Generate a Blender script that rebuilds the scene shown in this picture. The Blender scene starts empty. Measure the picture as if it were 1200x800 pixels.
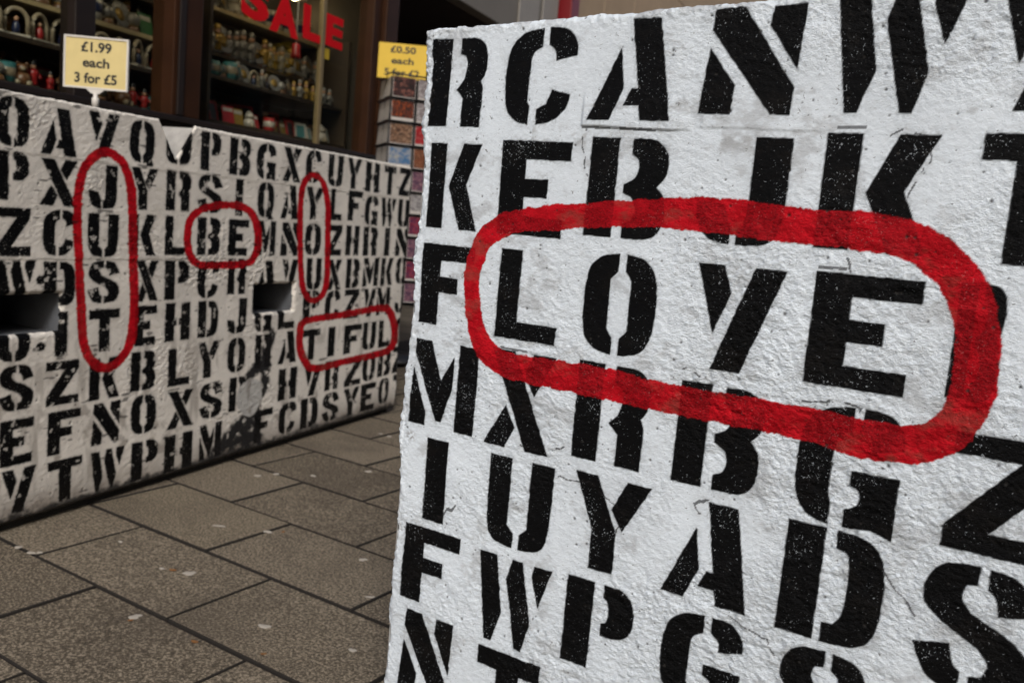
import bpy, bmesh, math, random
import numpy as np
from mathutils import Vector, Matrix

scene = bpy.context.scene
COL = scene.collection
R = math.radians

# ------------------------------------------------------------------ camera
cam_d = bpy.data.cameras.new('camera')
cam = bpy.data.objects.new('camera', cam_d)
COL.objects.link(cam)
_right = Vector((0.84047, 0.53453, 0.08880))
_down = Vector((0.14496, -0.06389, -0.98737))
_fwd = Vector((-0.52210, 0.84273, -0.13118))
M = Matrix.Identity(4)
for i in range(3):
    M[i][0] = _right[i]; M[i][1] = -_down[i]; M[i][2] = -_fwd[i]
M[0][3], M[1][3], M[2][3] = 0.0, 0.0, 0.8
cam.matrix_world = M
cam_d.sensor_width = 36.0
cam_d.lens = 1034.03 / 1200.0 * 36.0
cam_d.clip_start = 0.02
cam_d.clip_end = 2000.0
cam_d.dof.use_dof = True
cam_d.dof.focus_distance = 0.93
cam_d.dof.aperture_fstop = 8.0
cam_d.dof.aperture_blades = 7
scene.camera = cam

# ------------------------------------------------------------------ sky, sun, exposure
SUN_DIR = Vector((0.50, -0.66, 0.70)).normalized()      # towards the sun
world = bpy.data.worlds.new('World')
scene.world = world
world.use_nodes = True
wn = world.node_tree.nodes; wl = world.node_tree.links
sky = wn.new('ShaderNodeTexSky')
sky.sky_type = 'NISHITA'
sky.sun_disc = False
sky.sun_elevation = math.asin(SUN_DIR.z)
sky.sun_rotation = math.atan2(SUN_DIR.x, SUN_DIR.y)
sky.air_density = 1.0
sky.dust_density = 4.0
sky.ozone_density = 1.0
bg = wn['Background']
bg.inputs['Strength'].default_value = 0.08
wl.new(sky.outputs[0], bg.inputs[0])
sun_d = bpy.data.lights.new('sun', 'SUN')
sun_d.energy = 1.5
sun_d.angle = R(11)
sun_d.color = (1.0, 0.985, 0.965)
sun = bpy.data.objects.new('sun', sun_d)
COL.objects.link(sun)
sun.rotation_euler = SUN_DIR.to_track_quat('Z', 'Y').to_euler()
sun.location = (0, 0, 12)
scene.view_settings.view_transform = 'Standard'
scene.view_settings.look = 'None'
scene.view_settings.gamma = 1.0
scene.view_settings.exposure = 0.52
scene.render.engine = 'CYCLES'

random.seed(7)
rng = np.random.default_rng(7)
# ------------------------------------------------------------------ lettering, in metres along and up each painted face
LEFT_ROWS = [
 ('O', 1.031, 1.109, 0.922), ('A', 1.139, 1.232, 0.915), ('V', 1.269, 1.355, 0.923), ('Q', 1.392, 1.471, 0.922), ('U', 1.513, 1.601, 0.93), ('P', 1.639, 1.718, 0.924),
 ('B', 1.756, 1.843, 0.922), ('G', 1.874, 1.96, 0.921), ('X', 1.999, 2.088, 0.923), ('C', 2.117, 2.197, 0.928), ('U', 2.242, 2.328, 0.926), ('Y', 2.358, 2.443, 0.926),
 ('H', 2.475, 2.565, 0.923), ('T', 2.602, 2.684, 0.921), ('Z', 2.715, 2.796, 0.924), ('P', 1.028, 1.11, 0.807), ('X', 1.14, 1.236, 0.801), ('J', 1.273, 1.355, 0.801),
 ('Y', 1.401, 1.486, 0.805), ('R', 1.519, 1.605, 0.808), ('S', 1.633, 1.732, 0.808), ('I', 1.79, 1.819, 0.806), ('Q', 1.885, 1.962, 0.806), ('A', 2.0, 2.087, 0.806),
 ('Y', 2.129, 2.22, 0.809), ('L', 2.267, 2.334, 0.812), ('F', 2.374, 2.461, 0.814), ('G', 2.484, 2.571, 0.803), ('W', 2.596, 2.701, 0.802), ('U', 2.723, 2.805, 0.804),
 ('Z', 1.036, 1.116, 0.686), ('C', 1.149, 1.235, 0.687), ('U', 1.273, 1.362, 0.684), ('K', 1.4, 1.484, 0.688), ('L', 1.52, 1.596, 0.689), ('B', 1.639, 1.729, 0.69),
 ('E', 1.766, 1.851, 0.689), ('M', 1.894, 1.978, 0.69), ('N', 2.007, 2.098, 0.689), ('O', 2.136, 2.222, 0.691), ('Z', 2.266, 2.345, 0.69), ('H', 2.373, 2.456, 0.691),
 ('R', 2.488, 2.582, 0.69), ('I', 2.636, 2.671, 0.69), ('N', 2.717, 2.813, 0.69), ('W', 1.031, 1.131, 0.571), ('D', 1.154, 1.238, 0.568), ('S', 1.276, 1.372, 0.57),
 ('X', 1.424, 1.498, 0.569), ('P', 1.524, 1.611, 0.569), ('C', 1.646, 1.732, 0.568), ('R', 1.771, 1.851, 0.574), ('A', 1.898, 1.988, 0.568), ('V', 2.023, 2.103, 0.571),
 ('U', 2.154, 2.234, 0.575), ('X', 2.273, 2.354, 0.57), ('B', 2.388, 2.472, 0.573), ('M', 2.499, 2.605, 0.576), ('K', 2.626, 2.71, 0.576), ('O', 2.736, 2.82, 0.579),
 ('O', 1.04, 1.12, 0.449), ('I', 1.187, 1.219, 0.45), ('T', 1.283, 1.375, 0.449), ('E', 1.428, 1.499, 0.451), ('H', 1.532, 1.621, 0.454), ('D', 1.655, 1.735, 0.454),
 ('J', 1.777, 1.86, 0.455), ('G', 1.902, 1.979, 0.451), ('L', 2.016, 2.099, 0.452), ('P', 2.144, 2.235, 0.466), ('C', 2.271, 2.358, 0.462), ('Z', 2.389, 2.481, 0.462),
 ('V', 2.514, 2.601, 0.461), ('M', 2.609, 2.704, 0.462), ('J', 2.747, 2.825, 0.462), ('S', 1.046, 1.133, 0.336), ('Z', 1.166, 1.254, 0.332), ('K', 1.288, 1.38, 0.327),
 ('B', 1.419, 1.501, 0.331), ('L', 1.549, 1.628, 0.327), ('Y', 1.66, 1.751, 0.335), ('O', 1.786, 1.863, 0.336), ('R', 1.911, 1.989, 0.336), ('A', 2.026, 2.12, 0.336),
 ('T', 2.157, 2.249, 0.333), ('I', 2.302, 2.342, 0.333), ('F', 2.402, 2.514, 0.332), ('U', 2.526, 2.617, 0.333), ('L', 2.64, 2.727, 0.333), ('C', 2.764, 2.837, 0.337),
 ('E', 1.05, 1.134, 0.21), ('F', 1.173, 1.263, 0.211), ('N', 1.297, 1.387, 0.211), ('O', 1.424, 1.508, 0.213), ('X', 1.552, 1.647, 0.206), ('S', 1.675, 1.77, 0.212),
 ('P', 1.801, 1.874, 0.215), ('H', 2.036, 2.131, 0.213), ('V', 2.176, 2.272, 0.206), ('R', 2.297, 2.379, 0.21), ('Z', 2.421, 2.529, 0.207), ('O', 2.541, 2.628, 0.21),
 ('B', 2.649, 2.744, 0.216), ('Z', 2.761, 2.841, 0.218), ('V', 1.055, 1.142, 0.094), ('T', 1.175, 1.27, 0.09), ('W', 1.298, 1.404, 0.088), ('P', 1.429, 1.52, 0.086),
 ('H', 1.546, 1.652, 0.082), ('M', 1.682, 1.773, 0.089), ('F', 1.923, 2.012, 0.093), ('C', 2.046, 2.137, 0.096), ('D', 2.165, 2.263, 0.094), ('S', 2.291, 2.395, 0.094),
 ('Y', 2.426, 2.526, 0.093), ('E', 2.541, 2.643, 0.094), ('O', 2.67, 2.744, 0.101), ('T', 2.777, 2.852, 0.103),
]
RIGHT_LETTERS = [
 ('R', -0.6647, -0.5875, 0.9059, 1.004), ('C', -0.5603, -0.4735, 0.9098, 1.0114), ('A', -0.4535, -0.362, 0.9161, 1.0171), ('N', -0.3323, -0.2384, 0.9236, 1.0228), ('W', -0.2112, -0.1035, 0.9266, 1.0309),
 ('V', -0.0814, -0.0015, 0.9292, 1.0361), ('K', -0.6557, -0.5851, 0.7882, 0.8858), ('E', -0.5559, -0.4688, 0.7892, 0.8916), ('B', -0.4452, -0.3576, 0.7958, 0.8977), ('J', -0.3222, -0.2363, 0.7995, 0.902),
 ('K', -0.2054, -0.1114, 0.8041, 0.9077), ('T', -0.0772, 0.0024, 0.8033, 0.9101), ('F', -0.656, -0.5831, 0.674, 0.7685), ('L', -0.5462, -0.468, 0.672, 0.7718), ('O', -0.4371, -0.3541, 0.6729, 0.7788),
 ('V', -0.3134, -0.2264, 0.6754, 0.7786), ('E', -0.1989, -0.1068, 0.6782, 0.7819), ('B', -0.0776, -0.0415, 0.6854, 0.7848), ('M', -0.6587, -0.5654, 0.5496, 0.6529), ('X', -0.5483, -0.4635, 0.5469, 0.6578),
 ('R', -0.4334, -0.3487, 0.5551, 0.6616), ('B', -0.3164, -0.2304, 0.5548, 0.6594), ('G', -0.1943, -0.1035, 0.5486, 0.6614), ('Z', -0.0631, 0.0234, 0.5543, 0.6574), ('I', -0.6288, -0.5979, 0.4335, 0.5348),
 ('U', -0.5358, -0.4523, 0.431, 0.5356), ('Y', -0.4244, -0.3364, 0.4357, 0.5399), ('A', -0.314, -0.2244, 0.4371, 0.5407), ('D', -0.1942, -0.1027, 0.4345, 0.544), ('S', -0.0722, 0.0189, 0.427, 0.543),
 ('F', -0.6526, -0.5693, 0.3268, 0.4219), ('W', -0.5392, -0.4434, 0.3131, 0.4177), ('P', -0.4222, -0.3406, 0.3229, 0.4215), ('G', -0.3058, -0.2222, 0.3248, 0.4237), ('S', -0.1855, -0.0992, 0.3189, 0.4257),
 ('N', -0.6466, -0.5691, 0.2037, 0.3129), ('T', -0.5302, -0.446, 0.193, 0.3028),
]
RING0 = [
 (-0.5826, 0.7202, 0.0113, 0.0094), (-0.582, 0.75, 0.0119, 0.0098), (-0.5718, 0.7784, 0.0129, 0.0106), (-0.5526, 0.7955, 0.0149, 0.0124), (-0.5252, 0.8052, 0.0155, 0.0131), (-0.4717, 0.8128, 0.0157, 0.0137),
 (-0.3825, 0.8226, 0.0156, 0.0143), (-0.3011, 0.8262, 0.0185, 0.0177), (-0.2355, 0.8224, 0.0163, 0.0163), (-0.1707, 0.822, 0.0165, 0.0171), (-0.1357, 0.8195, 0.0157, 0.0168), (-0.1103, 0.8119, 0.0162, 0.0176),
 (-0.0877, 0.7949, 0.0168, 0.0185), (-0.0705, 0.7718, 0.0174, 0.0195), (-0.06, 0.7437, 0.0173, 0.0195), (-0.0572, 0.7146, 0.0173, 0.0196), (-0.0576, 0.6899, 0.0174, 0.0197), (-0.0631, 0.667, 0.0163, 0.0184),
 (-0.0742, 0.6503, 0.0159, 0.0179), (-0.0967, 0.6379, 0.0161, 0.0179), (-0.1353, 0.6346, 0.0162, 0.0175), (-0.1697, 0.6373, 0.0162, 0.0171), (-0.235, 0.6386, 0.0155, 0.0157), (-0.3137, 0.6378, 0.0162, 0.0156),
 (-0.4008, 0.6404, 0.0183, 0.0168), (-0.4744, 0.6403, 0.0183, 0.0161), (-0.5308, 0.6419, 0.0171, 0.0146), (-0.5581, 0.6556, 0.0152, 0.0128), (-0.5738, 0.6813, 0.0119, 0.0099),
]
RING_JUST = [
 (1.2405, 0.764, 0.0131, 0.0109), (1.2464, 0.8101, 0.0131, 0.0109), (1.2668, 0.8536, 0.0133, 0.0109), (1.3129, 0.8845, 0.0139, 0.0111), (1.3653, 0.8674, 0.0145, 0.0114), (1.3939, 0.8218, 0.0149, 0.0116),
 (1.4045, 0.763, 0.0151, 0.0117), (1.4126, 0.6339, 0.0153, 0.012), (1.4214, 0.4909, 0.0155, 0.0122), (1.4133, 0.4136, 0.0155, 0.0123), (1.3791, 0.368, 0.0151, 0.0122), (1.3313, 0.3536, 0.0145, 0.012),
 (1.2865, 0.3823, 0.014, 0.0117), (1.2648, 0.4371, 0.0137, 0.0115), (1.254, 0.5519, 0.0134, 0.0113), (1.2431, 0.674, 0.0132, 0.0111),
]
RING_BE = [
 (1.6012, 0.6926, 0.0145, 0.0105), (1.6086, 0.7324, 0.0145, 0.0104), (1.6462, 0.7621, 0.0149, 0.0105), (1.7133, 0.7775, 0.0156, 0.0108), (1.7957, 0.7819, 0.0166, 0.0111), (1.8535, 0.7673, 0.0173, 0.0114),
 (1.8879, 0.7253, 0.0178, 0.0116), (1.8979, 0.6738, 0.0179, 0.0117), (1.8831, 0.6348, 0.0178, 0.0117), (1.8458, 0.6116, 0.0173, 0.0115), (1.7421, 0.6086, 0.0161, 0.0111), (1.6553, 0.6104, 0.0151, 0.0108),
 (1.6211, 0.6272, 0.0147, 0.0106), (1.6047, 0.6577, 0.0145, 0.0105),
]
RING_YOU = [
 (2.0998, 0.801, 0.0158, 0.0096), (2.1091, 0.87, 0.0159, 0.0095), (2.1571, 0.9014, 0.0163, 0.0096), (2.2119, 0.8807, 0.0169, 0.0098), (2.2489, 0.8091, 0.0174, 0.01), (2.2627, 0.6793, 0.0176, 0.0102),
 (2.27, 0.5618, 0.0178, 0.0104), (2.251, 0.5033, 0.0176, 0.0104), (2.1985, 0.485, 0.0171, 0.0102), (2.148, 0.513, 0.0165, 0.01), (2.123, 0.579, 0.0162, 0.0099), (2.1079, 0.6909, 0.016, 0.0097),
]
RING_TIFUL = [
 (2.1355, 0.3731, 0.02, 0.0123), (2.144, 0.407, 0.0201, 0.0123), (2.2001, 0.4207, 0.0208, 0.0125), (2.3739, 0.4249, 0.0231, 0.0132), (2.6337, 0.4358, 0.0267, 0.0142), (2.706, 0.4185, 0.0278, 0.0145),
 (2.7539, 0.3575, 0.0286, 0.0148), (2.7617, 0.3018, 0.0287, 0.0149), (2.7329, 0.2699, 0.0283, 0.0148), (2.6572, 0.2569, 0.0272, 0.0145), (2.4207, 0.2522, 0.0239, 0.0136), (2.2371, 0.2467, 0.0215, 0.0129),
 (2.1755, 0.276, 0.0206, 0.0126), (2.1422, 0.3262, 0.0202, 0.0124),
]
# ------------------------------------------------------------------ helpers
def tag(o, label=None, cat=None, group=None, kind=None):
    if label: o['label'] = label
    if cat: o['category'] = cat
    if group: o['group'] = group
    if kind: o['kind'] = kind
    return o

def empty(name, loc=(0, 0, 0), rz=0.0):
    o = bpy.data.objects.new(name, None)
    o.empty_display_size = 0.1
    COL.objects.link(o)
    o.location = loc
    o.rotation_euler = (0, 0, rz)
    return o

def link(name, me, mat=None, parent=None, smooth=False):
    o = bpy.data.objects.new(name, me)
    COL.objects.link(o)
    if mat is not None and not me.materials:
        me.materials.append(mat)
    if parent is not None:
        o.parent = parent
    if smooth:
        me.polygons.foreach_set('use_smooth', [True] * len(me.polygons))
    return o

def mesh_from_bm(name, bm):
    me = bpy.data.meshes.new(name)
    bmesh.ops.recalc_face_normals(bm, faces=bm.faces)
    bm.to_mesh(me)
    bm.free()
    return me

def add_box(bm, x0, x1, y0, y1, z0, z1, mat=None):
    vs = [bm.verts.new(p) for p in ((x0, y0, z0), (x1, y0, z0), (x1, y1, z0), (x0, y1, z0),
                                    (x0, y0, z1), (x1, y0, z1), (x1, y1, z1), (x0, y1, z1))]
    if mat is not None:
        for v in vs: v.co = mat @ v.co
    for f in ((0, 3, 2, 1), (4, 5, 6, 7), (0, 1, 5, 4), (1, 2, 6, 5), (2, 3, 7, 6), (3, 0, 4, 7)):
        bm.faces.new([vs[i] for i in f])
    return vs

def box(name, x0, x1, y0, y1, z0, z1, mat, parent=None, bevel=0.0, matrix=None):
    bm = bmesh.new()
    add_box(bm, x0, x1, y0, y1, z0, z1)
    if bevel > 0:
        bmesh.ops.bevel(bm, geom=list(bm.edges), offset=bevel, segments=2, affect='EDGES', profile=0.6)
    if matrix is not None:
        bmesh.ops.transform(bm, matrix=matrix, verts=bm.verts)
    return link(name, mesh_from_bm(name, bm), mat, parent)

def add_lathe(bm, prof, n=16, at=(0, 0, 0), rot=None):
    rings = []
    for r, z in prof:
        ring = []
        for i in range(n):
            a = 2 * math.pi * i / n
            v = Vector((r * math.cos(a), r * math.sin(a), z))
            if rot is not None: v = rot @ v
            ring.append(bm.verts.new(v + Vector(at)))
        rings.append(ring)
    for a, b in zip(rings[:-1], rings[1:]):
        for i in range(n):
            j = (i + 1) % n
            bm.faces.new((a[i], a[j], b[j], b[i]))
    bm.faces.new(list(reversed(rings[0])))
    bm.faces.new(rings[-1])

def lathe(name, prof, mat, parent=None, n=16, at=(0, 0, 0), rot=None):
    bm = bmesh.new()
    add_lathe(bm, prof, n, at, rot)
    return link(name, mesh_from_bm(name, bm), mat, parent, smooth=True)

def add_tube(bm, pts, r, n=8, closed=False):
    pts = [Vector(p) for p in pts]
    rings = []
    m = len(pts)
    for k, p in enumerate(pts):
        if closed:
            t = pts[(k + 1) % m] - pts[k - 1]
        else:
            t = pts[min(k + 1, m - 1)] - pts[max(k - 1, 0)]
        t.normalize()
        ref = Vector((0, 0, 1)) if abs(t.z) < 0.9 else Vector((1, 0, 0))
        a = t.cross(ref).normalized(); b = t.cross(a)
        rings.append([bm.verts.new(p + (a * math.cos(2 * math.pi * i / n) + b * math.sin(2 * math.pi * i / n)) * r) for i in range(n)])
    pairs = list(zip(rings[:-1], rings[1:]))
    if closed: pairs.append((rings[-1], rings[0]))
    for A, B in pairs:
        for i in range(n):
            j = (i + 1) % n
            bm.faces.new((A[i], A[j], B[j], B[i]))
    if not closed:
        bm.faces.new(list(reversed(rings[0]))); bm.faces.new(rings[-1])

def tube(name, pts, r, mat, parent=None, n=8, closed=False):
    bm = bmesh.new()
    add_tube(bm, pts, r, n, closed)
    return link(name, mesh_from_bm(name, bm), mat, parent, smooth=True)

def children(o):
    return [c for c in bpy.data.objects if c.parent == o]

def copy_tree(o, parent=None, kids=None):
    c = o.copy()
    COL.objects.link(c)
    c.parent = parent
    for ch in (kids or KIDS).get(o, []):
        copy_tree(ch, c, kids)
    return c
KIDS = {}
def index_kids():
    KIDS.clear()
    for o in bpy.data.objects:
        if o.parent is not None:
            KIDS.setdefault(o.parent, []).append(o)

# ------------------------------------------------------------------ materials
class NT:
    def __init__(self, name):
        self.m = bpy.data.materials.new(name)
        self.m.use_nodes = True
        self.t = self.m.node_tree
        self.n = self.t.nodes
        self.b = self.n['Principled BSDF']
    def node(self, typ, **kw):
        nd = self.n.new(typ)
        for k, v in kw.items(): setattr(nd, k, v)
        return nd
    def link(self, a, b): self.t.links.new(a, b)
    def val(self, sock, v):
        if isinstance(v, (int, float, tuple, list)): sock.default_value = v
        else: self.link(v, sock)
    def math(self, op, a, b=0.0, c=0.0):
        nd = self.node('ShaderNodeMath', operation=op)
        self.val(nd.inputs[0], a); self.val(nd.inputs[1], b); self.val(nd.inputs[2], c)
        return nd.outputs[0]
    def ramp(self, f, lo, hi, a=0.0, b=1.0):
        nd = self.node('ShaderNodeMapRange', interpolation_type='SMOOTHSTEP')
        self.val(nd.inputs['Value'], f)
        nd.inputs['From Min'].default_value = lo; nd.inputs['From Max'].default_value = hi
        nd.inputs['To Min'].default_value = a; nd.inputs['To Max'].default_value = b
        return nd.outputs[0]
    def mix(self, f, a, b):
        nd = self.node('ShaderNodeMix', data_type='RGBA')
        self.val(nd.inputs[0], f)
        for s, v in ((nd.inputs[6], a), (nd.inputs[7], b)):
            if isinstance(v, tuple): s.default_value = (*v[:3], 1.0)
            else: self.link(v, s)
        return nd.outputs[2]
    def noise(self, scale, detail=3.0, rough=0.55, vec=None, dist=0.0):
        nd = self.node('ShaderNodeTexNoise')
        nd.inputs['Scale'].default_value = scale; nd.inputs['Detail'].default_value = detail
        nd.inputs['Roughness'].default_value = rough; nd.inputs['Distortion'].default_value = dist
        if vec is not None: self.link(vec, nd.inputs['Vector'])
        return nd.outputs['Fac']
    def obj(self):
        return self.node('ShaderNodeTexCoord').outputs['Object']
    def scaled(self, vec, s):
        nd = self.node('ShaderNodeMapping'); nd.inputs['Scale'].default_value = s
        self.link(vec, nd.inputs['Vector']); return nd.outputs[0]
    def bump(self, h, strength, dist):
        nd = self.node('ShaderNodeBump')
        nd.inputs['Strength'].default_value = strength; nd.inputs['Distance'].default_value = dist
        self.link(h, nd.inputs['Height']); self.link(nd.outputs[0], self.b.inputs['Normal'])

def simple(name, col, rough=0.5, var=0.25, scale=20.0, metal=0.0, bump=0.0, spec=0.5):
    t = NT(name)
    n = t.noise(scale, 4.0, 0.6, t.obj())
    c2 = tuple(min(1, x * (1 + var)) for x in col); c1 = tuple(x * (1 - var) for x in col)
    t.link(t.mix(n, c1, c2), t.b.inputs['Base Color'])
    t.b.inputs['Roughness'].default_value = rough
    t.b.inputs['Metallic'].default_value = metal
    t.b.inputs['Specular IOR Level'].default_value = spec
    if bump: t.bump(n, bump, 0.002)
    return t.m

def painted_concrete(name, white, fine, dirt_amt):
    t = NT(name)
    ob = t.obj()
    at = t.node('ShaderNodeAttribute', attribute_name='paint')
    sp = t.node('ShaderNodeSeparateColor'); t.link(at.outputs['Color'], sp.inputs[0])
    black, red, patch = sp.outputs[0], sp.outputs[1], sp.outputs[2]
    at2 = t.node('ShaderNodeAttribute', attribute_name='wear_shade')
    sp2 = t.node('ShaderNodeSeparateColor'); t.link(at2.outputs['Color'], sp2.inputs[0])
    grime, pit, scrape_shade = sp2.outputs[0], sp2.outputs[1], sp2.outputs[2]
    big = t.noise(6.0, 4.0, 0.6, ob)
    mid = t.noise(60.0, 4.0, 0.65, ob)
    grain = t.noise(fine, 3.0, 0.6, t.scaled(ob, (1.0, 1.0, 1.35)))
    base = t.mix(t.ramp(big, 0.35, 0.7), tuple(x * 0.90 for x in white), white)
    base = t.mix(t.ramp(mid, 0.58, 0.78, 0.0, 0.35), base, tuple(x * 0.62 for x in white))
    stain = t.noise(13.0, 6.0, 0.72, t.scaled(ob, (1.0, 1.0, 1.6)), 0.8)
    base = t.mix(t.ramp(stain, 0.56, 0.74, 0.0, 0.42), base, tuple(x * y for x, y in zip(white, (0.52, 0.50, 0.47))))
    # fine dark grit between the grains of the roller coat
    base = t.mix(t.ramp(grain, 0.38, 0.24, 0.0, 0.6), base, (0.16, 0.15, 0.145))
    sp_ = t.noise(fine * 0.5, 2.0, 0.6, t.scaled(ob, (1.0, 1.0, 1.1)), 1.0)
    spz = t.ramp(t.noise(11.0, 3.0, 0.6, ob), 0.40, 0.66, 0.08, 0.0)
    base = t.mix(t.ramp(t.math('SUBTRACT', sp_, spz), 0.66, 0.70, 0.0, 0.7), base, (0.10, 0.095, 0.09))
    # flecks the stencil paint missed
    fl = t.noise(fine * 1.25, 1.5, 0.6, t.scaled(ob, (1.0, 1.0, 0.9)), 0.6)
    flz = t.ramp(t.noise(16.0, 5.0, 0.7, ob), 0.38, 0.66, 0.12, 0.0)
    fleck = t.ramp(t.math('SUBTRACT', fl, flz), 0.60, 0.68)
    fleck = t.math('MULTIPLY', fleck, 0.34)
    bl = t.math('MULTIPLY', black, t.math('SUBTRACT', 1.0, fleck))
    c = t.mix(bl, base, (0.0035, 0.0035, 0.0037))
    redn = t.noise(26.0, 5.0, 0.7, t.scaled(ob, (1.0, 1.0, 2.2)))
    redv = t.mix(t.ramp(redn, 0.36, 0.66), (0.30, 0.002, 0.006), (0.52, 0.006, 0.014))
    redv = t.mix(t.ramp(grain, 0.45, 0.25, 0.0, 0.6), redv, (0.10, 0.001, 0.003))
    redd = t.mix(t.ramp(grain, 0.35, 0.65), (0.055, 0.001, 0.002), (0.22, 0.003, 0.006))
    redd = t.mix(t.ramp(redn, 0.45, 0.75, 0.0, 0.4), redd, redv)
    rc = t.mix(t.math('MULTIPLY', bl, 0.6), redv, redd)
    rc = t.mix(t.math('MULTIPLY', fleck, 0.5), rc, (0.5, 0.30, 0.29))
    c = t.mix(red, c, rc)
    c = t.mix(patch, c, t.mix(mid, (0.36, 0.35, 0.33), (0.50, 0.49, 0.46)))
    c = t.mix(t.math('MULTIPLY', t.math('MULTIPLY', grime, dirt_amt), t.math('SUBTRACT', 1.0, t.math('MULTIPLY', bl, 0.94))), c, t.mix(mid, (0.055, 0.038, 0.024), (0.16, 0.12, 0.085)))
    c = t.mix(scrape_shade, c, (0.012, 0.011, 0.011))
    c = t.mix(pit, c, (0.03, 0.028, 0.026))
    t.link(c, t.b.inputs['Base Color'])
    t.link(t.mix(bl, (0.65,) * 3, (0.48,) * 3), t.b.inputs['Roughness'])
    t.link(t.mix(red, t.mix(bl, (0.35,) * 3, (0.07,) * 3), (0.08,) * 3), t.b.inputs['Specular IOR Level'])
    fineg = t.noise(fine * 1.9, 3.0, 0.65, ob, 0.4)
    hh = t.math('ADD', t.math('ADD', grain, t.math('MULTIPLY', mid, 0.6)), t.math('MULTIPLY', fineg, 0.7))
    hh = t.math('MULTIPLY', hh, t.math('ADD', 0.22, t.math('MULTIPLY', at.outputs['Alpha'], 1.1)))
    t.bump(hh, 0.9, 0.0014)
    return t.m

MB_NEAR = painted_concrete('painted_concrete_fine', (0.695, 0.755, 0.805), 420.0, 0.9)
MB_FAR = painted_concrete('painted_concrete_weathered', (0.73, 0.685, 0.615), 300.0, 1.0)
M_CONC = simple('white_painted_concrete_side', (0.62, 0.61, 0.59), 0.7, 0.15, 12, bump=0.4)
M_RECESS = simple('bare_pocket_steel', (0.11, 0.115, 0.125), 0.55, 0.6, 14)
M_PAD = simple('rubber_pad', (0.012, 0.011, 0.010), 0.9)

def paver_material():
    t = NT('paving_slab')
    ob = t.obj()
    geo = t.node('ShaderNodeNewGeometry')
    wpos = geo.outputs['Position']
    oi = t.node('ShaderNodeObjectInfo')
    rnd = oi.outputs['Random']
    base = t.mix(rnd, (0.070, 0.055, 0.037), (0.155, 0.127, 0.090))
    base = t.mix(t.ramp(rnd, 0.90, 0.96, 0.0, 0.6), base, (0.130, 0.104, 0.060))
    g = t.noise(190.0, 4.0, 0.75, wpos)
    base = t.mix(t.ramp(g, 0.51, 0.60, 0, 0.72), base, (0.38, 0.315, 0.23))
    base = t.mix(t.ramp(g, 0.49, 0.39, 0, 0.78), base, (0.018, 0.013, 0.008))
    s = t.noise(3.2, 5.0, 0.65, wpos)
    base = t.mix(t.ramp(s, 0.45, 0.70, 0, 0.45), base, (0.052, 0.040, 0.029))
    s2 = t.noise(17.0, 4.0, 0.65, wpos)
    base = t.mix(t.ramp(s2, 0.56, 0.74, 0, 0.35), base, (0.055, 0.046, 0.036))
    t.link(base, t.b.inputs['Base Color'])
    t.b.inputs['Roughness'].default_value = 0.78
    t.b.inputs['Specular IOR Level'].default_value = 0.3
    t.bump(t.math('ADD', g, t.math('MULTIPLY', s2, 0.6)), 0.6, 0.0016)
    return t.m
M_PAVER = paver_material()

def ground_material():
    t = NT('joint_grit')
    n = t.noise(180.0, 4.0, 0.7, t.obj())
    grit = t.mix(n, (0.006, 0.005, 0.004), (0.022, 0.016, 0.011))
    pos = t.node('ShaderNodeNewGeometry').outputs['Position']
    sx = t.node('ShaderNodeSeparateXYZ'); t.link(pos, sx.inputs[0])
    br = t.node('ShaderNodeTexBrick'); t.link(pos, br.inputs['Vector'])
    br.inputs['Scale'].default_value = 1.0; br.inputs['Brick Width'].default_value = 0.4464; br.inputs['Row Height'].default_value = 0.2651
    br.inputs['Mortar Size'].default_value = 0.005
    br.inputs['Color1'].default_value = (0.105, 0.086, 0.064, 1); br.inputs['Color2'].default_value = (0.165, 0.140, 0.108, 1); br.inputs['Mortar'].default_value = (0.012, 0.009, 0.007, 1)
    far = t.math('MAXIMUM', t.math('MAXIMUM', t.math('GREATER_THAN', sx.outputs[1], 5.25), t.math('LESS_THAN', sx.outputs[1], -0.57)),
                 t.math('GREATER_THAN', t.math('ABSOLUTE', t.math('ADD', sx.outputs[0], 0.85)), 2.75))
    t.link(t.mix(far, grit, br.outputs['Color']), t.b.inputs['Base Color'])
    t.b.inputs['Roughness'].default_value = 0.95
    t.bump(n, 0.6, 0.003)
    return t.m
M_GROUND = ground_material()
M_GUM = simple('chewing_gum', (0.36, 0.325, 0.275), 0.8, 0.3, 90, bump=0.4)
M_LEAF = simple('dry_leaf', (0.20, 0.085, 0.022), 0.7, 0.4, 60)
M_WOOD = simple('dark_stained_wood', (0.032, 0.0125, 0.0055), 0.42, 0.5, 7, spec=.25)
M_WOODD = simple('near_black_wood', (0.011, 0.006, 0.0045), 0.5, 0.4, 7)
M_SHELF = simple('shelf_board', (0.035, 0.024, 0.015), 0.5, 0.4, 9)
M_SHELFL = simple('pale_shelf_board', (0.36, 0.28, 0.15), 0.5, 0.3, 9)
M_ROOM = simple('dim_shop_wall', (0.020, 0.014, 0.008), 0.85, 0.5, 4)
M_CEIL = simple('shop_ceiling', (0.22, 0.17, 0.08), 0.85, 0.3, 4)
M_RED = simple('red_vinyl', (0.52, 0.004, 0.008), 0.55, 0.15, 8, spec=.12)
M_YELLOW = simple('yellow_card', (0.66, 0.44, 0.035), 0.55, 0.12, 8)
M_YELLOWP = simple('pale_yellow_card', (0.62, 0.50, 0.22), 0.28, 0.25, 9)
M_INK = simple('black_ink', (0.010, 0.010, 0.010), 0.55)
M_PLASTIC = simple('white_plastic', (0.62, 0.59, 0.54), 0.35, 0.08, 10)
M_WIRE = simple('black_wire', (0.008, 0.008, 0.008), 0.4)
M_WHITEC = simple('white_card', (0.40, 0.37, 0.34), 0.6, 0.12, 14)
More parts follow.
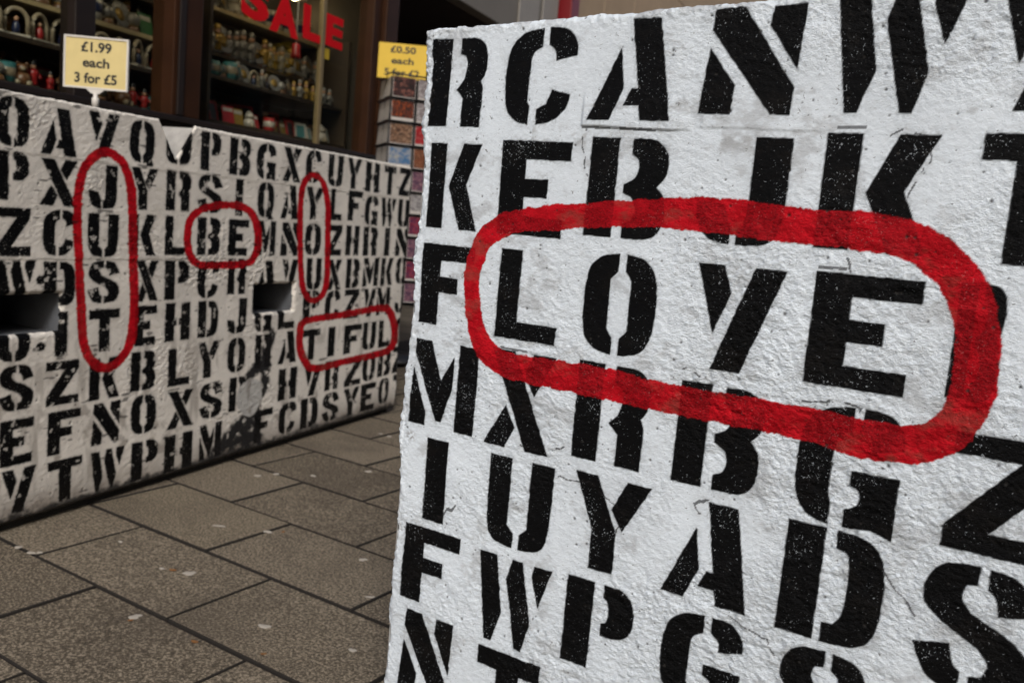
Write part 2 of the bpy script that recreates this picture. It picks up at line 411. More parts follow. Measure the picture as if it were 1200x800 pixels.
M_FASCIA = simple('grey_beige_fascia', (0.155, 0.138, 0.118), 0.55, 0.2, 2.2)
M_PANEL = simple('pale_fascia_panel', (0.27, 0.25, 0.225), 0.5, 0.2, 3.0)
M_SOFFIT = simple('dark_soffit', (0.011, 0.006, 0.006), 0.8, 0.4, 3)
M_REDP = simple('red_gloss_paint', (0.17, 0.010, 0.013), 0.35, 0.15, 5)
M_TAN = simple('tan_stone', (0.34, 0.25, 0.165), 0.8, 0.2, 3.0, bump=0.3)
M_BRICKD = simple('dark_brick', (0.085, 0.055, 0.042), 0.85, 0.4, 6.0, bump=0.4)
M_DARKGL = simple('dark_window_glass', (0.012, 0.013, 0.015), 0.08, 0.2, 2.0)

def glass_material():
    m = bpy.data.materials.new('shop_window_glass'); m.use_nodes = True
    n = m.node_tree.nodes; l = m.node_tree.links
    n.clear()
    out = n.new('ShaderNodeOutputMaterial'); mx = n.new('ShaderNodeMixShader')
    tr = n.new('ShaderNodeBsdfTransparent'); gl = n.new('ShaderNodeBsdfGlossy')
    tr.inputs[0].default_value = (0.93, 0.94, 0.91, 1)
    gl.inputs['Roughness'].default_value = 0.03
    lw = n.new('ShaderNodeFresnel'); lw.inputs[0].default_value = 1.32
    ge = n.new('ShaderNodeNewGeometry'); inv = n.new('ShaderNodeMath'); inv.operation = 'SUBTRACT'; inv.inputs[0].default_value = 1.0
    mu = n.new('ShaderNodeMath'); mu.operation = 'MULTIPLY'
    l.new(ge.outputs['Backfacing'], inv.inputs[1]); l.new(lw.outputs[0], mu.inputs[0]); l.new(inv.outputs[0], mu.inputs[1])
    l.new(mu.outputs[0], mx.inputs[0]); l.new(tr.outputs[0], mx.inputs[1]); l.new(gl.outputs[0], mx.inputs[2])
    l.new(mx.outputs[0], out.inputs[0])
    return m
M_GLASS = glass_material()

def emit(name, col, s):
    m = bpy.data.materials.new(name); m.use_nodes = True
    b = m.node_tree.nodes['Principled BSDF']
    b.inputs['Base Color'].default_value = (*col, 1)
    b.inputs['Emission Color'].default_value = (*col, 1)
    b.inputs['Emission Strength'].default_value = s
    return m
M_BULB = emit('lit_bulb', (1.0, 0.86, 0.55), 9.0)

# ------------------------------------------------------------------ stencil alphabet
def chaikin(poly, it=3):
    pts = [(p[0], p[1], len(p) > 2) for p in poly]
    for _ in range(it):
        out = []
        n = len(pts)
        for i in range(n):
            a, p, b = pts[i - 1], pts[i], pts[(i + 1) % n]
            if not p[2]:
                out.append(p)
            else:
                out.append((p[0] * .75 + a[0] * .25, p[1] * .75 + a[1] * .25, True))
                out.append((p[0] * .75 + b[0] * .25, p[1] * .75 + b[1] * .25, True))
        pts = out
    return np.array([(p[0], p[1]) for p in pts])
def mir(poly): return [((1 - p[0]),) + tuple(p[1:]) for p in reversed(poly)]
def rect(x0, x1, y0=0.0, y1=1.0): return [(x0, y0), (x1, y0), (x1, y1), (x0, y1)]
O_L = [(.445, 1), (.17, .97, 1), (0, .78, 1), (0, .22, 1), (.17, .03, 1), (.445, 0), (.445, .165), (.35, .25), (.35, .75), (.445, .835)]
U_L = [(0, 1), (.34, 1), (.34, .25), (.445, .16), (.445, 0), (.12, .03, 1), (0, .22, 1)]
H_L = [(0, 1), (.36, 1), (.36, .59), (.45, .59), (.45, .42), (.36, .42), (.36, 0), (0, 0)]
C_L = [(.5, 1), (.22, .97, 1), (0, .78, 1), (0, .2, 1), (.18, .02, 1), (.38, 0), (.38, .19), (.345, .24), (.35, .66, 1), (.38, .76, 1), (.5, .81)]
C_T = [(.6, 1), (.84, 1.0, 1), (1, .86, 1), (1, .72), (.72, .665), (.71, .77, 1), (.6, .83)]
GLY = {
 'A': [[(.45, 1), (.78, 1), (1, 0), (.66, 0), (.625, .15), (.44, .15), (.515, .315), (.595, .315)], [(.34, .71), (.415, .32), (.27, 0), (0, 0)]],
 'B': [rect(0, .36), [(.54, 1), (.84, 1, 1), (1, .87, 1), (1, .64, 1), (.88, .53), (1, .43, 1), (1, .13, 1), (.85, 0, 1), (.5, 0), (.5, .14), (.62, .18, 1), (.65, .3), (.6, .41, 1), (.47, .46), (.47, .54), (.62, .6, 1), (.65, .72), (.62, .81, 1), (.54, .84)]],
 'C': [C_L, C_T, [(.5, 0), (.72, .03, 1), (.92, .17, 1), (.945, .31), (.7, .36), (.63, .21), (.5, .16)]],
 'D': [rect(0, .38), [(.5, 1), (.82, .98, 1), (1, .79, 1), (1, .21, 1), (.84, .02, 1), (.46, 0), (.46, .17), (.57, .18), (.66, .27, 1), (.66, .75, 1), (.6, .83), (.5, .85)]],
 'E': [[(0, 1), (1, 1), (1, .81), (.36, .81), (.36, .60), (.70, .60), (.70, .41), (.36, .41), (.36, .19), (.95, .19), (.95, 0), (0, 0)]],
 'F': [[(0, 1), (1, 1), (1, .81), (.36, .81), (.36, .60), (.72, .60), (.72, .41), (.36, .41), (.36, 0), (0, 0)]],
 'G': [C_L, C_T, [(.55, .48), (1, .48), (1, -.02), (.8, .02), (.53, 0), (.53, .15), (.66, .19, 1), (.66, .33, 1), (.55, .36)]],
 'H': [H_L, mir(H_L)],
 'I': [rect(0, 1)],
 'J': [[(.6, 1), (1, 1), (1, .2, 1), (.86, .01, 1), (.5, 0), (.5, .15), (.6, .19, 1)], [(0, .40), (.32, .36), (.41, .17), (.41, 0), (.14, .03, 1), (0, .22, 1)]],
 'K': [rect(0, .32), [(.66, 1), (1, 1), (.75, .53), (1, 0), (.68, 0), (.42, .5)]],
 'L': [[(0, 1), (.35, 1), (.35, .19), (1, .19), (1, 0), (0, 0)]],
 'M': [[(.02, 1), (.27, 1), (.46, .55), (.64, .85), (.64, .5), (.5, .08), (.42, .08), (.02, .86)], [(0, 0), (.02, .66), (.24, .16), (.24, 0)], rect(.72, 1)],
 'N': [[(.08, 1), (.38, 1), (.96, .25), (.95, 0), (.76, 0), (.06, .8)], [(0, 0), (.06, .62), (.36, .27), (.34, 0)], [(.68, 1), (1, 1), (.97, .42), (.66, .82)]],
 'O': [O_L, mir(O_L)],
 'P': [rect(0, .4), [(.55, 1), (.82, 1, 1), (1, .86, 1), (1, .57, 1), (.85, .43, 1), (.55, .42), (.55, .55), (.64, .59, 1), (.64, .81, 1), (.55, .86)]],
 'Q': [O_L, mir(O_L), [(.60, .10), (.86, .14), (.98, -.05), (.72, -.07)]],
 'R': [rect(0, .35), [(.52, 1), (.86, 1, 1), (1, .87, 1), (1, .61, 1), (.9, .52), (.96, .45, 1), (.95, 0), (.62, 0), (.62, .32), (.49, .42), (.62, .52, 1), (.66, .7), (.62, .81, 1), (.52, .83)]],
 'S': [[(.47, 1), (.14, .98, 1), (0, .77, 1), (.06, .57, 1), (.55, .38), (.68, .27, 1), (.62, .16), (.52, .14), (.52, 0), (.88, .02, 1), (1, .25, 1), (.94, .46, 1), (.45, .63), (.33, .74, 1), (.38, .84), (.47, .86)], [(.56, 1), (.84, .97, 1), (.98, .72), (.68, .66), (.64, .80, 1), (.56, .84)], [(0, .30), (.31, .36), (.36, .2, 1), (.43, .16), (.43, 0), (.14, .03, 1)]],
 'T': [[(0, 1), (1, 1), (1, .8), (.67, .8), (.67, 0), (.33, 0), (.33, .8), (0, .8)]],
 'U': [U_L, mir(U_L)],
 'V': [[(0, 1), (.30, 1), (.41, .74), (.25, .36)], [(.66, 1), (1, 1), (.60, 0), (.27, 0)]],
 'W': [[(0, 1), (.24, 1), (.36, .35), (.25, 0), (.155, 0)], [(.47, 1), (.6, 1), (.765, .32), (.68, 0), (.59, 0), (.4, .76)], [(.77, 1), (1, 1), (.855, .55), (.745, .87)]],
 'X': [[(.03, 1), (.37, 1), (1, 0), (.66, 0)], [(0, 0), (.30, .43), (.46, .22), (.33, 0)], [(.67, 1), (1, 1), (.72, .58), (.56, .78)]],
 'Y': [[(0, 1), (.29, 1), (.60, .44), (.60, 0), (.28, 0), (.28, .42)], [(.70, 1), (1, 1), (.68, .48), (.52, .68)]],
 'Z': [[(0, 1), (1, 1), (1, .82), (.40, .18), (1, .18), (1, 0), (0, 0), (0, .18), (.60, .82), (0, .82)]],
 '.': [[(0, .5), (.15, .85, 1), (.85, .85, 1), (1, .5), (.85, .15, 1), (.15, .15, 1)]],
}
GLY = {k: [chaikin(p) for p in v] for k, v in GLY.items()}

def poly_sd(px, py, poly):
    """signed distance (negative inside) of points to a polygon"""
    d2 = np.full(px.shape, 1e9)
    inside = np.zeros(px.shape, bool)
    n = len(poly)
    for i in range(n):
        ax, ay = poly[i]; bx, by = poly[(i + 1) % n]
        ex, ey = bx - ax, by - ay
        l2 = ex * ex + ey * ey + 1e-18
        t = np.clip(((px - ax) * ex + (py - ay) * ey) / l2, 0, 1)
        d2 = np.minimum(d2, (px - ax - t * ex) ** 2 + (py - ay - t * ey) ** 2)
        if ay != by:
            c = ((ay > py) != (by > py)) & (px < (bx - ax) * (py - ay) / (by - ay) + ax)
            inside ^= c
    d = np.sqrt(d2)
    return np.where(inside, -d, d)

_lat = {}
def vnoise(x, y, cell, seed):
    """smooth 2-D value noise in 0..1"""
    if seed not in _lat:
        _lat[seed] = np.random.default_rng(seed).random((256, 256))
    L = _lat[seed]
    X = x / cell; Y = y / cell
    xi = np.floor(X).astype(int); yi = np.floor(Y).astype(int)
    fx = X - xi; fy = Y - yi
    fx = fx * fx * (3 - 2 * fx); fy = fy * fy * (3 - 2 * fy)
    a = L[xi & 255, yi & 255]; b = L[(xi + 1) & 255, yi & 255]
    c = L[xi & 255, (yi + 1) & 255]; d = L[(xi + 1) & 255, (yi + 1) & 255]
    return (a * (1 - fx) + b * fx) * (1 - fy) + (c * (1 - fx) + d * fx) * fy
def fbm(x, y, cell, seed, oct=3, gain=0.5):
    s = 0; w = 1; tot = 0
    for k in range(oct):
        s = s + w * vnoise(x, y, cell / 2 ** k, seed + k * 17); tot += w; w *= gain
    return s / tot
def sstep(x, a, b):
    t = np.clip((x - a) / (b - a), 0, 1)
    return t * t * (3 - 2 * t)

def ring_path(pts, n=14):
    P = np.array(pts); m = len(P); out = []
    for i in range(m):
        p0, p1, p2, p3 = P[i - 1], P[i], P[(i + 1) % m], P[(i + 2) % m]
        for k in range(n):
            t = k / n
            out.append(.5 * ((2 * p1) + (-p0 + p2) * t + (2 * p0 - 5 * p1 + 4 * p2 - p3) * t * t + (-p0 + 3 * p1 - 3 * p2 + p3) * t ** 3))
    out = np.array(out)
    T = np.roll(out[:, :2], -1, 0) - np.roll(out[:, :2], 1, 0)
    T /= np.linalg.norm(T, axis=1)[:, None] + 1e-9
    hw = np.sqrt((T[:, 1] * out[:, 2]) ** 2 + (T[:, 0] * out[:, 3]) ** 2)
    return out[:, :2], hw

def mesh_np(name, V, F, Nrm, attrs, mat):
    me = bpy.data.meshes.new(name)
    me.vertices.add(len(V)); me.vertices.foreach_set('co', V.astype(np.float32).ravel())
    me.loops.add(len(F) * 4); me.loops.foreach_set('vertex_index', F.astype(np.int32).ravel())
    me.polygons.add(len(F))
    me.polygons.foreach_set('loop_start', np.arange(0, len(F) * 4, 4, dtype=np.int32))
    me.polygons.foreach_set('use_smooth', np.ones(len(F), bool))
    me.update(calc_edges=True)
    for k, A in attrs.items():
        a = me.attributes.new(k, 'FLOAT_COLOR', 'POINT')
        a.data.foreach_set('color', A.astype(np.float32).ravel())
    me.materials.append(mat)
    me.normals_split_custom_set_from_vertices(Nrm)
    return me

def paint_face(root, us, vs, top, cfg, letters, rings, slots, mat, face_name, edges):
    """dense painted face: grid of (u, v) columns and rows; local x = u, local -y = outwards, z up"""
    U, Vv = np.meshgrid(us, vs, indexing='ij')
    Z = cfg['z0'] + Vv * (top(U) - cfg['z0'])
    nu, nv = U.shape
    rough = cfg['rough'](U, Z)
    sd = cfg['seed']
    # --- relief of the cast and over-painted face
    h = (fbm(U, Z, 0.09, sd, 2) - .5) * 0.0035
    h += (fbm(U, Z * 1.3, 0.011, sd + 5, 3, .6) - .5) * 0.0024 * rough
    h += (fbm(U, Z * 1.4, 0.0042, sd + 9, 2, .6) - .5) * 0.0021 * (0.15 + 0.85 * rough)
    rg = 1 - np.abs(2 * fbm(U, Z * 1.5, 0.017, sd + 13, 3, .55) - 1)
    h += (rg - .8) * 0.0026 * rough * sstep(fbm(U, Z, .06, sd + 15), .30, .62)
    for (zc, u0, u1, amp) in cfg['ledges']:
        wz = zc + (fbm(U, U * 0, 0.05, sd + 40) - .5) * 0.006
        seg = sstep(U, u0, u0 + .004) * sstep(-U, -u1, -u1 + .03)
        h += amp * seg * (sstep(Z, wz - .0012, wz + .0008) * sstep(-Z, -wz - .05, -wz))
    # --- pits
    pit = np.zeros_like(U)
    pr = np.random.default_rng(sd + 77)
    du = us[1] - us[0]
    for _ in range(cfg['pits']):
        pu = pr.uniform(us[0], us[-1]); pz = pr.uniform(cfg['z0'], cfg['zmax'])
        rad = cfg['pit_r'] * pr.uniform(.45, 1.3) ** 1.5
        i0 = np.searchsorted(us, pu - 3 * rad); i1 = np.searchsorted(us, pu + 3 * rad)
        if i1 <= i0: continue
        zz = Z[i0:i1]
        d = np.hypot(U[i0:i1] - pu, (zz - pz) * pr.uniform(.8, 1.25))
        k = np.clip(1.35 - d / rad, 0, 1)
        pit[i0:i1] = np.maximum(pit[i0:i1], k)
        h[i0:i1] -= k * rad * 0.9
    pit = pit * 0.9
    # --- stencil letters
    black = np.zeros_like(U); red = np.zeros_like(U); ids = np.zeros(U.shape, np.int32)
    soft = cfg['soft']
    wob = (fbm(U, Z, 0.006, sd + 21, 2) - .5) * cfg['wob']
    jr = np.random.default_rng(sd + 3)
    for k, (ch, u0, u1, zb, zt) in enumerate(letters):
        mg = 0.008
        i0 = np.searchsorted(us, u0 - mg); i1 = np.searchsorted(us, u1 + mg)
        if i1 <= i0: continue
        sub = (slice(i0, i1), slice(None))
        zz = Z[sub]; sel = (zz > zb - mg - .01) & (zz < zt + mg)
        pu = U[sub][sel]; pz = zz[sel]
        sdist = np.full(pu.shape, 1e9)
        w, hh = u1 - u0, zt - zb
        for poly in GLY[ch]:
            pl = poly * np.array([w, hh]) + np.array([u0, zb])
            sdist = np.minimum(sdist, poly_sd(pu, pz, pl))
        sdist = sdist + wob[sub][sel] - cfg['bold']
        m = sstep(-sdist, -soft, soft)
        over = 0.34 * np.exp(-np.clip(sdist, 0, None) / cfg['spray'])          # overspray halo
        over = over * sstep(vnoise(pu, pz, 0.0020, sd + 61), .35, .75)
        b = black[sub]; t = b[sel]; t = np.maximum(t, np.maximum(m, over)); b[sel] = t; black[sub] = b
        g = ids[sub]; q = g[sel]; q[sdist < 0] = k + 1; g[sel] = q; ids[sub] = g
    # paint left off on high spots
    worn = sstep(fbm(U, Z, 0.02, sd + 90, 4, .7), cfg['worn'], cfg['worn'] + .05)
    black *= 1 - cfg['worn_amt'] * worn
    for k, pts in enumerate(rings):
        path, hw = ring_path(pts)
        lo = path.min(0) - .04; hi = path.max(0) + .04
        i0 = np.searchsorted(us, lo[0]); i1 = np.searchsorted(us, hi[0])
        sub = (slice(i0, i1), slice(None))
        zz = Z[sub]; sel = (zz > lo[1]) & (zz < hi[1])
        pu = U[sub][sel]; pz = zz[sel]
        best = np.full(pu.shape, 1e9)
        for (qx, qy), w in zip(path, hw):
            best = np.minimum(best, np.hypot(pu - qx, pz - qy) - w)
        best = best + (fbm(pu, pz, 0.012, sd + 31 + k, 4, .75) - .5) * cfg['ring_wob']
        m = sstep(-best, -soft, soft)
        r = red[sub]; t = r[sel]; r[sel] = np.maximum(t, m); red[sub] = r
        g = ids[sub]; q = g[sel]; q[best < 0] = 1000 + k; g[sel] = q; ids[sub] = g
    patch, scrape_shade, grime = cfg['marks'](U, Z, h)
    # --- edges rounded off and chipped
    off = h.copy(); Ux = U.copy(); Zx = Z.copy()
    rb = cfg['bevel']
    def rnd(e, r):
        q = np.clip(e, 0, r)
        return r - np.sqrt(np.maximum(r * r - (r - q) ** 2, 0))
    cn = (fbm(U, Z, 0.022, sd + 51, 3, .6) - .5)
    if 'left' in edges:
        e = U - us[0]; rr = rb * (0.75 + 0.9 * vnoise(Z, Z * 0, 0.06, sd + 52))
        if 'edge' in cfg: Ux += cfg['edge'](Z) * np.clip(1 - e / .016, 0, 1)
        off -= rnd(e, rr); fall = np.clip(1 - e / 0.03, 0, 1)
        Ux += fall * ((fbm(Z, Z * 0, 0.05, sd + 53, 2) - .5) * 0.012 + (fbm(U, Z, 0.012, sd + 58, 4, .7) - .5) * 0.010)
        off += fall * (cn * 0.007 + (fbm(U, Z, 0.007, sd + 59, 3, .65) - .5) * .007)
    if 'right' in edges:
        e = us[-1] - U; rr = rb * (0.75 + 0.9 * vnoise(Z, Z * 0, 0.06, sd + 54))
        off -= rnd(e, rr); fall = np.clip(1 - e / 0.03, 0, 1)
        Ux += fall * (fbm(Z, Z * 0, 0.045, sd + 55, 3) - .5) * 0.014
        off += fall * cn * 0.006
    if 'top' in edges:
        e = top(U) - Z; rr = rb * .55 * (0.6 + 0.8 * vnoise(U, U * 0, 0.05, sd + 56))
        off -= rnd(e, rr); fall = np.clip(1 - e / 0.022, 0, 1)
        Zx += fall * (fbm(U, Z, 0.011, sd + 57, 3, .7) - .5) * 0.0045
        off += fall ** 2 * (cn * 0.003 + (fbm(U, Z, 0.006, sd + 60, 3, .65) - .5) * .005)
    if 'bottom' in edges:
        e = Z - cfg['z0']; off -= rnd(e, rb * 1.3)
    keep = np.ones((nu - 1, nv - 1), bool)
    uc = (U[:-1, :-1] + U[1:, 1:]) / 2; zc = (Z[:-1, :-1] + Z[1:, 1:]) / 2
    for (a, b, c, d) in slots:
        dx = np.maximum(np.maximum(a - U, U - b), 0); dz = np.maximum(np.maximum(c - Z, Z - d), 0)
        off -= rnd(np.hypot(dx, dz) + (fbm(U, Z, .012, sd + 95, 3, .6) - .5) * .006, 0.011)
        keep &= ~((uc > a) & (uc < b) & (zc > c) & (zc < d))
    P = np.stack([Ux, -off, Zx], -1)
    gu = np.gradient(P, axis=0); gv = np.gradient(P, axis=1)
    Nn = np.cross(gu, gv); Nn /= np.linalg.norm(Nn, axis=-1)[..., None] + 1e-12
    idx = np.arange(nu * nv).reshape(nu, nv)
    F = np.stack([idx[:-1, :-1], idx[1:, :-1], idx[1:, 1:], idx[:-1, 1:]], -1)
    lab = ids[:-1, :-1]
    Vf = P.reshape(-1, 3); Nf = Nn.reshape(-1, 3)
    one = np.ones(nu * nv)
    paint = np.stack([black.ravel(), red.ravel(), patch.ravel(), np.clip(rough, 0, 1).ravel()], -1)
    wear_shade = np.stack([grime.ravel(), pit.ravel(), scrape_shade.ravel(), one], -1)
    def part(name, sel, label=None):
        f = F[sel]
        if len(f) < 6: return None
        used, inv = np.unique(f, return_inverse=True)
        me = mesh_np(name, Vf[used], inv.reshape(-1, 4), Nf[used], {'paint': paint[used], 'wear_shade': wear_shade[used]}, mat)
        o = link(name, me, None, root)
        if label: o['label'] = label
        return o
    part(face_name, keep & (lab == 0))
    for k, L in enumerate(letters):
        nm = 'painted_letter' if L[0] != '.' else 'painted_dot'
        part(nm, keep & (lab == k + 1), None if L[0] == '.' else 'black stencilled capital letter ' + L[0])
    for k in range(len(rings)):
        part('painted_ring', keep & (lab == 1000 + k), cfg['ring_labels'][k])

def block_body(root, u0, u1, H, depth, notch, slots, mat, z0=0.02, inset=0.006):
    """sides, top, back and bottom behind the painted face, with lifting notch"""
    a, b = u0 + inset, u1 - inset
    zt = H - inset
    prof = [(a, z0), (b, z0), (b, zt)]
    if notch:
        c, hw, dp = notch
        prof += [(c + hw, zt), (c, zt - dp), (c - hw, zt)]
    prof += [(a, zt)]
    bm = bmesh.new()
    f = [bm.verts.new((x, 0.010, z)) for x, z in prof]
    k = [bm.verts.new((x, depth, z)) for x, z in prof]
    n = len(prof)
    for i in range(n):
        j = (i + 1) % n
        bm.faces.new((f[i], f[j], k[j], k[i]))
    bm.faces.new(list(reversed(k)))
    me = bpy.data.meshes.new('block_body'); bm.to_mesh(me); bm.free()
    link('block_body', me, mat, root)
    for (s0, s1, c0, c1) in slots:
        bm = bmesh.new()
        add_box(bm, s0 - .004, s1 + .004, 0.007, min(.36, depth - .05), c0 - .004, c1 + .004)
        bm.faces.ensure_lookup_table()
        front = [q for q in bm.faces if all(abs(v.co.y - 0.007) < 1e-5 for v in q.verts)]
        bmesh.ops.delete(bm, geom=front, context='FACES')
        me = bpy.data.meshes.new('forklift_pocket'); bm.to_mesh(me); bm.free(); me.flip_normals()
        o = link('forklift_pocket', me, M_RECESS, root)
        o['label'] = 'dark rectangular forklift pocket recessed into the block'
    box('base_pad', u0 + .03, u1 - .03, 0.022, depth - .03, 0.0, 0.022, M_PAD, root)
# ------------------------------------------------------------------ pavement
ground = None
bm = bmesh.new()
vs = [bm.verts.new(p) for p in ((-60, -60, -.011), (60, -60, -.011), (60, 60, -.016), (-60, 60, -.011))]
bm.faces.new(vs)
ground = link('pavement', mesh_from_bm('pavement', bm), M_GROUND)
tag(ground, 'grey brown slab pavement with dark joints', 'pavement', kind='structure')
PL, PW = 0.4464, 0.2651

def paver_mesh(seed):
    r = random.Random(seed)
    bm = bmesh.new()
    g = 0.0034
    add_box(bm, g, PL - g, g, PW - g, -0.045, 0.0)
    top = [e for e in bm.edges if all(v.co.z > -0.001 for v in e.verts)]
    ver = [e for e in bm.edges if abs(e.verts[0].co.z - e.verts[1].co.z) > .01]
    bmesh.ops.bevel(bm, geom=top + ver, offset=0.0020, segments=1, affect='EDGES', profile=.6)
    for v in bm.verts:
        v.co.x += r.uniform(-.0009, .0009); v.co.y += r.uniform(-.0009, .0009)
        if v.co.z > -.01: v.co.z += r.uniform(-.0006, .0006)
    me = mesh_from_bm('paving_slab', bm)
    me.materials.append(M_PAVER); me.materials.append(M_GROUND)
    for f in me.polygons:
        if f.normal.z < .9 or f.center.z < -.01: f.material_index = 1
    return me
pav = [paver_mesh(s) for s in range(6)]
pr = random.Random(5)
for j in range(-5, 17):
    y = 0.7656 + 0.2651 * j
    x0 = -1.968 * .8 if j % 2 == 0 else -1.6955 * .8
    for i in range(-6, 8):
        x = x0 + PL * i
        if x > 1.6 or x < -3.3: continue
        o = link('paving_slab', pr.choice(pav), None, ground)
        o.location = (x + pr.uniform(-.001, .001), y + pr.uniform(-.001, .001), pr.uniform(-.0022, .0))
        o.rotation_euler = (pr.uniform(-.003, .003), pr.uniform(-.002, .002), pr.uniform(-.002, .002))

# ------------------------------------------------------------------ painted concrete blocks
def rough_right(U, Z):
    k = sstep(U, -.60, -.10) * .5 + sstep(-Z, -.92, -.45) * .5
    return np.clip(.04 + .85 * k * (0.1 + 1.7 * sstep(fbm(U, Z, .13, 300, 3), .3, .7)), 0.03, .95)
def marks_right(U, Z, h):
    z = np.zeros_like(U)
    g = np.clip(1 - (U + .6795) / .02, 0, 1) * (vnoise(U, Z, .012, 71) > .72) * .5
    t = RTOP(U)
    g = np.maximum(g, np.clip(1 - (t - Z) / .010, 0, 1) * (fbm(U, Z, .015, 72) > .52) * .55)
    g = np.maximum(g, .75 * np.exp(-(((U + .655) / .006) ** 2 + ((Z - .532) / .006) ** 2)) * (vnoise(U, Z, .002, 73) > .4))
    # a thin dark scratch by the letter I
    d = np.abs((U + .597) * .66 - (Z - .447) * .75 + .002 * np.sin(U * 400))
    along = (U + .597) * .75 + (Z - .447) * .66
    s = (d < .0016) * (along > -.012) * (along < .022) * .8
    # formwork lines
    for zc, a, b in ((.9075, -.46, -.36), (.9135, -.21, -.17), (.7865, -.215, -.15), (.6605, -.56, -.50)):
        wz = zc + (fbm(U, U * 0, .03, 74) - .5) * .004
        s = np.maximum(s, (np.abs(Z - wz) < .0012) * (U > a) * (U < b) * (vnoise(U, U * 0, .012, 75) > .35) * .75)
    # hairline cracks in the coat, with the grime that settles along them
    wx = (fbm(U, Z, .016, 81, 3, .5) - .5) * .009; wz_ = (fbm(U, Z, .016, 82, 3, .5) - .5) * .009
    for line in CRACKS:
        for (a0, b0), (a1, b1) in zip(line[:-1], line[1:]):
            m = (U > min(a0, a1) - .03) & (U < max(a0, a1) + .03) & (Z > min(b0, b1) - .03) & (Z < max(b0, b1) + .03)
            pu = U[m] + wx[m]; pz = Z[m] + wz_[m]
            ex, ez = a1 - a0, b1 - b0
            t_ = np.clip(((pu - a0) * ex + (pz - b0) * ez) / (ex * ex + ez * ez), 0, 1)
            dd = np.hypot(pu - a0 - t_ * ex, pz - b0 - t_ * ez)
            s[m] = np.maximum(s[m], (dd < .0009) * (vnoise(pu, pz, .006, 83) > .4) * .8)
            g[m] = np.maximum(g[m], .35 * np.exp(-dd / .004) * vnoise(pu, pz, .003, 84))
    # grey scuffing below the ledge
    n3 = fbm(U, Z, .02, 85, 4, .7)
    g = np.maximum(g, .55 * sstep(n3, .46, .70) * np.exp(-((Z - .897) / .012) ** 2) * (U > -.52) * (U < -.26))
    g = np.maximum(g, .34 * sstep(fbm(U, Z * 1.5, .045, 86, 5, .7), .56, .74))
    return z, np.clip(s, 0, 1), np.clip(g, 0, 1)
CRACKS = [[(-.154, .904), (-.14, .912), (-.118, .908), (-.116, .889), (-.126, .874), (-.131, .848)], [(-.119, .537), (-.101, .51), (-.074, .485)], [(-.197, .659), (-.163, .665), (-.121, .657)],
          [(-.446, .859), (-.456, .881), (-.461, .907)], [(-.446, .527), (-.409, .53), (-.365, .507), (-.372, .482)], [(-.177, .798), (-.167, .784), (-.176, .763)], [(-.499, .554), (-.465, .552), (-.444, .561)],
          [(-.66, .422), (-.644, .393)], [(-.282, .529), (-.288, .536), (-.262, .547)], [(-.33, .66), (-.31, .672), (-.30, .664)], [(-.24, .43), (-.20, .42), (-.19, .40)]]
def RTOP(U):
    return 1.017 + 0.034 * np.clip(np.asarray(U, float) + .6657, 0, .75)
R0, R1 = -.6795, 1.84
rb_root = empty('concrete_block', (0, .848, 0), math.atan(.01))
tag(rb_root, 'white concrete block with the word LOVE ringed in red among black stencil letters', 'concrete block', 'painted concrete barrier blocks')
rcfg = dict(z0=.16, zmax=1.05, rough=rough_right, seed=1000, ledges=[(.908, -.462, -.33, .0024), (.9105, -.33, -.20, .0008)], pits=900, pit_r=.0011,
            edge=lambda Z: .0085 * sstep(-Z, -.925, -.875), soft=.0007, bold=.0007, wob=.0013, spray=.0032, worn=.74, worn_amt=.0, ring_wob=.0065, bevel=.013, marks=marks_right,
            ring_labels=['thick red painted ring around the word LOVE'])
us = np.arange(R0, .095, .00102); vs_ = np.linspace(0, 1, 860)
paint_face(rb_root, us, vs_, RTOP, rcfg, RIGHT_LETTERS, [RING0], [], MB_NEAR, 'painted_face', ('left', 'top'))
rc2 = dict(rcfg); rc2.update(pits=0, z0=.16)
paint_face(rb_root, np.linspace(us[-1], R1, 240), np.linspace(0, 1, 120), RTOP, rc2, [], [], [], MB_NEAR, 'painted_face', ('right', 'top'))
rc3 = dict(rcfg); rc3.update(pits=0, z0=.02)
paint_face(rb_root, np.linspace(R0, R1, 340), np.linspace(0, 1, 30), lambda U: U * 0 + .16, rc3, [], [], [], MB_NEAR, 'painted_face', ('left', 'right', 'bottom'))
block_body(rb_root, R0, R1, 1.017, .50, None, [], M_CONC)

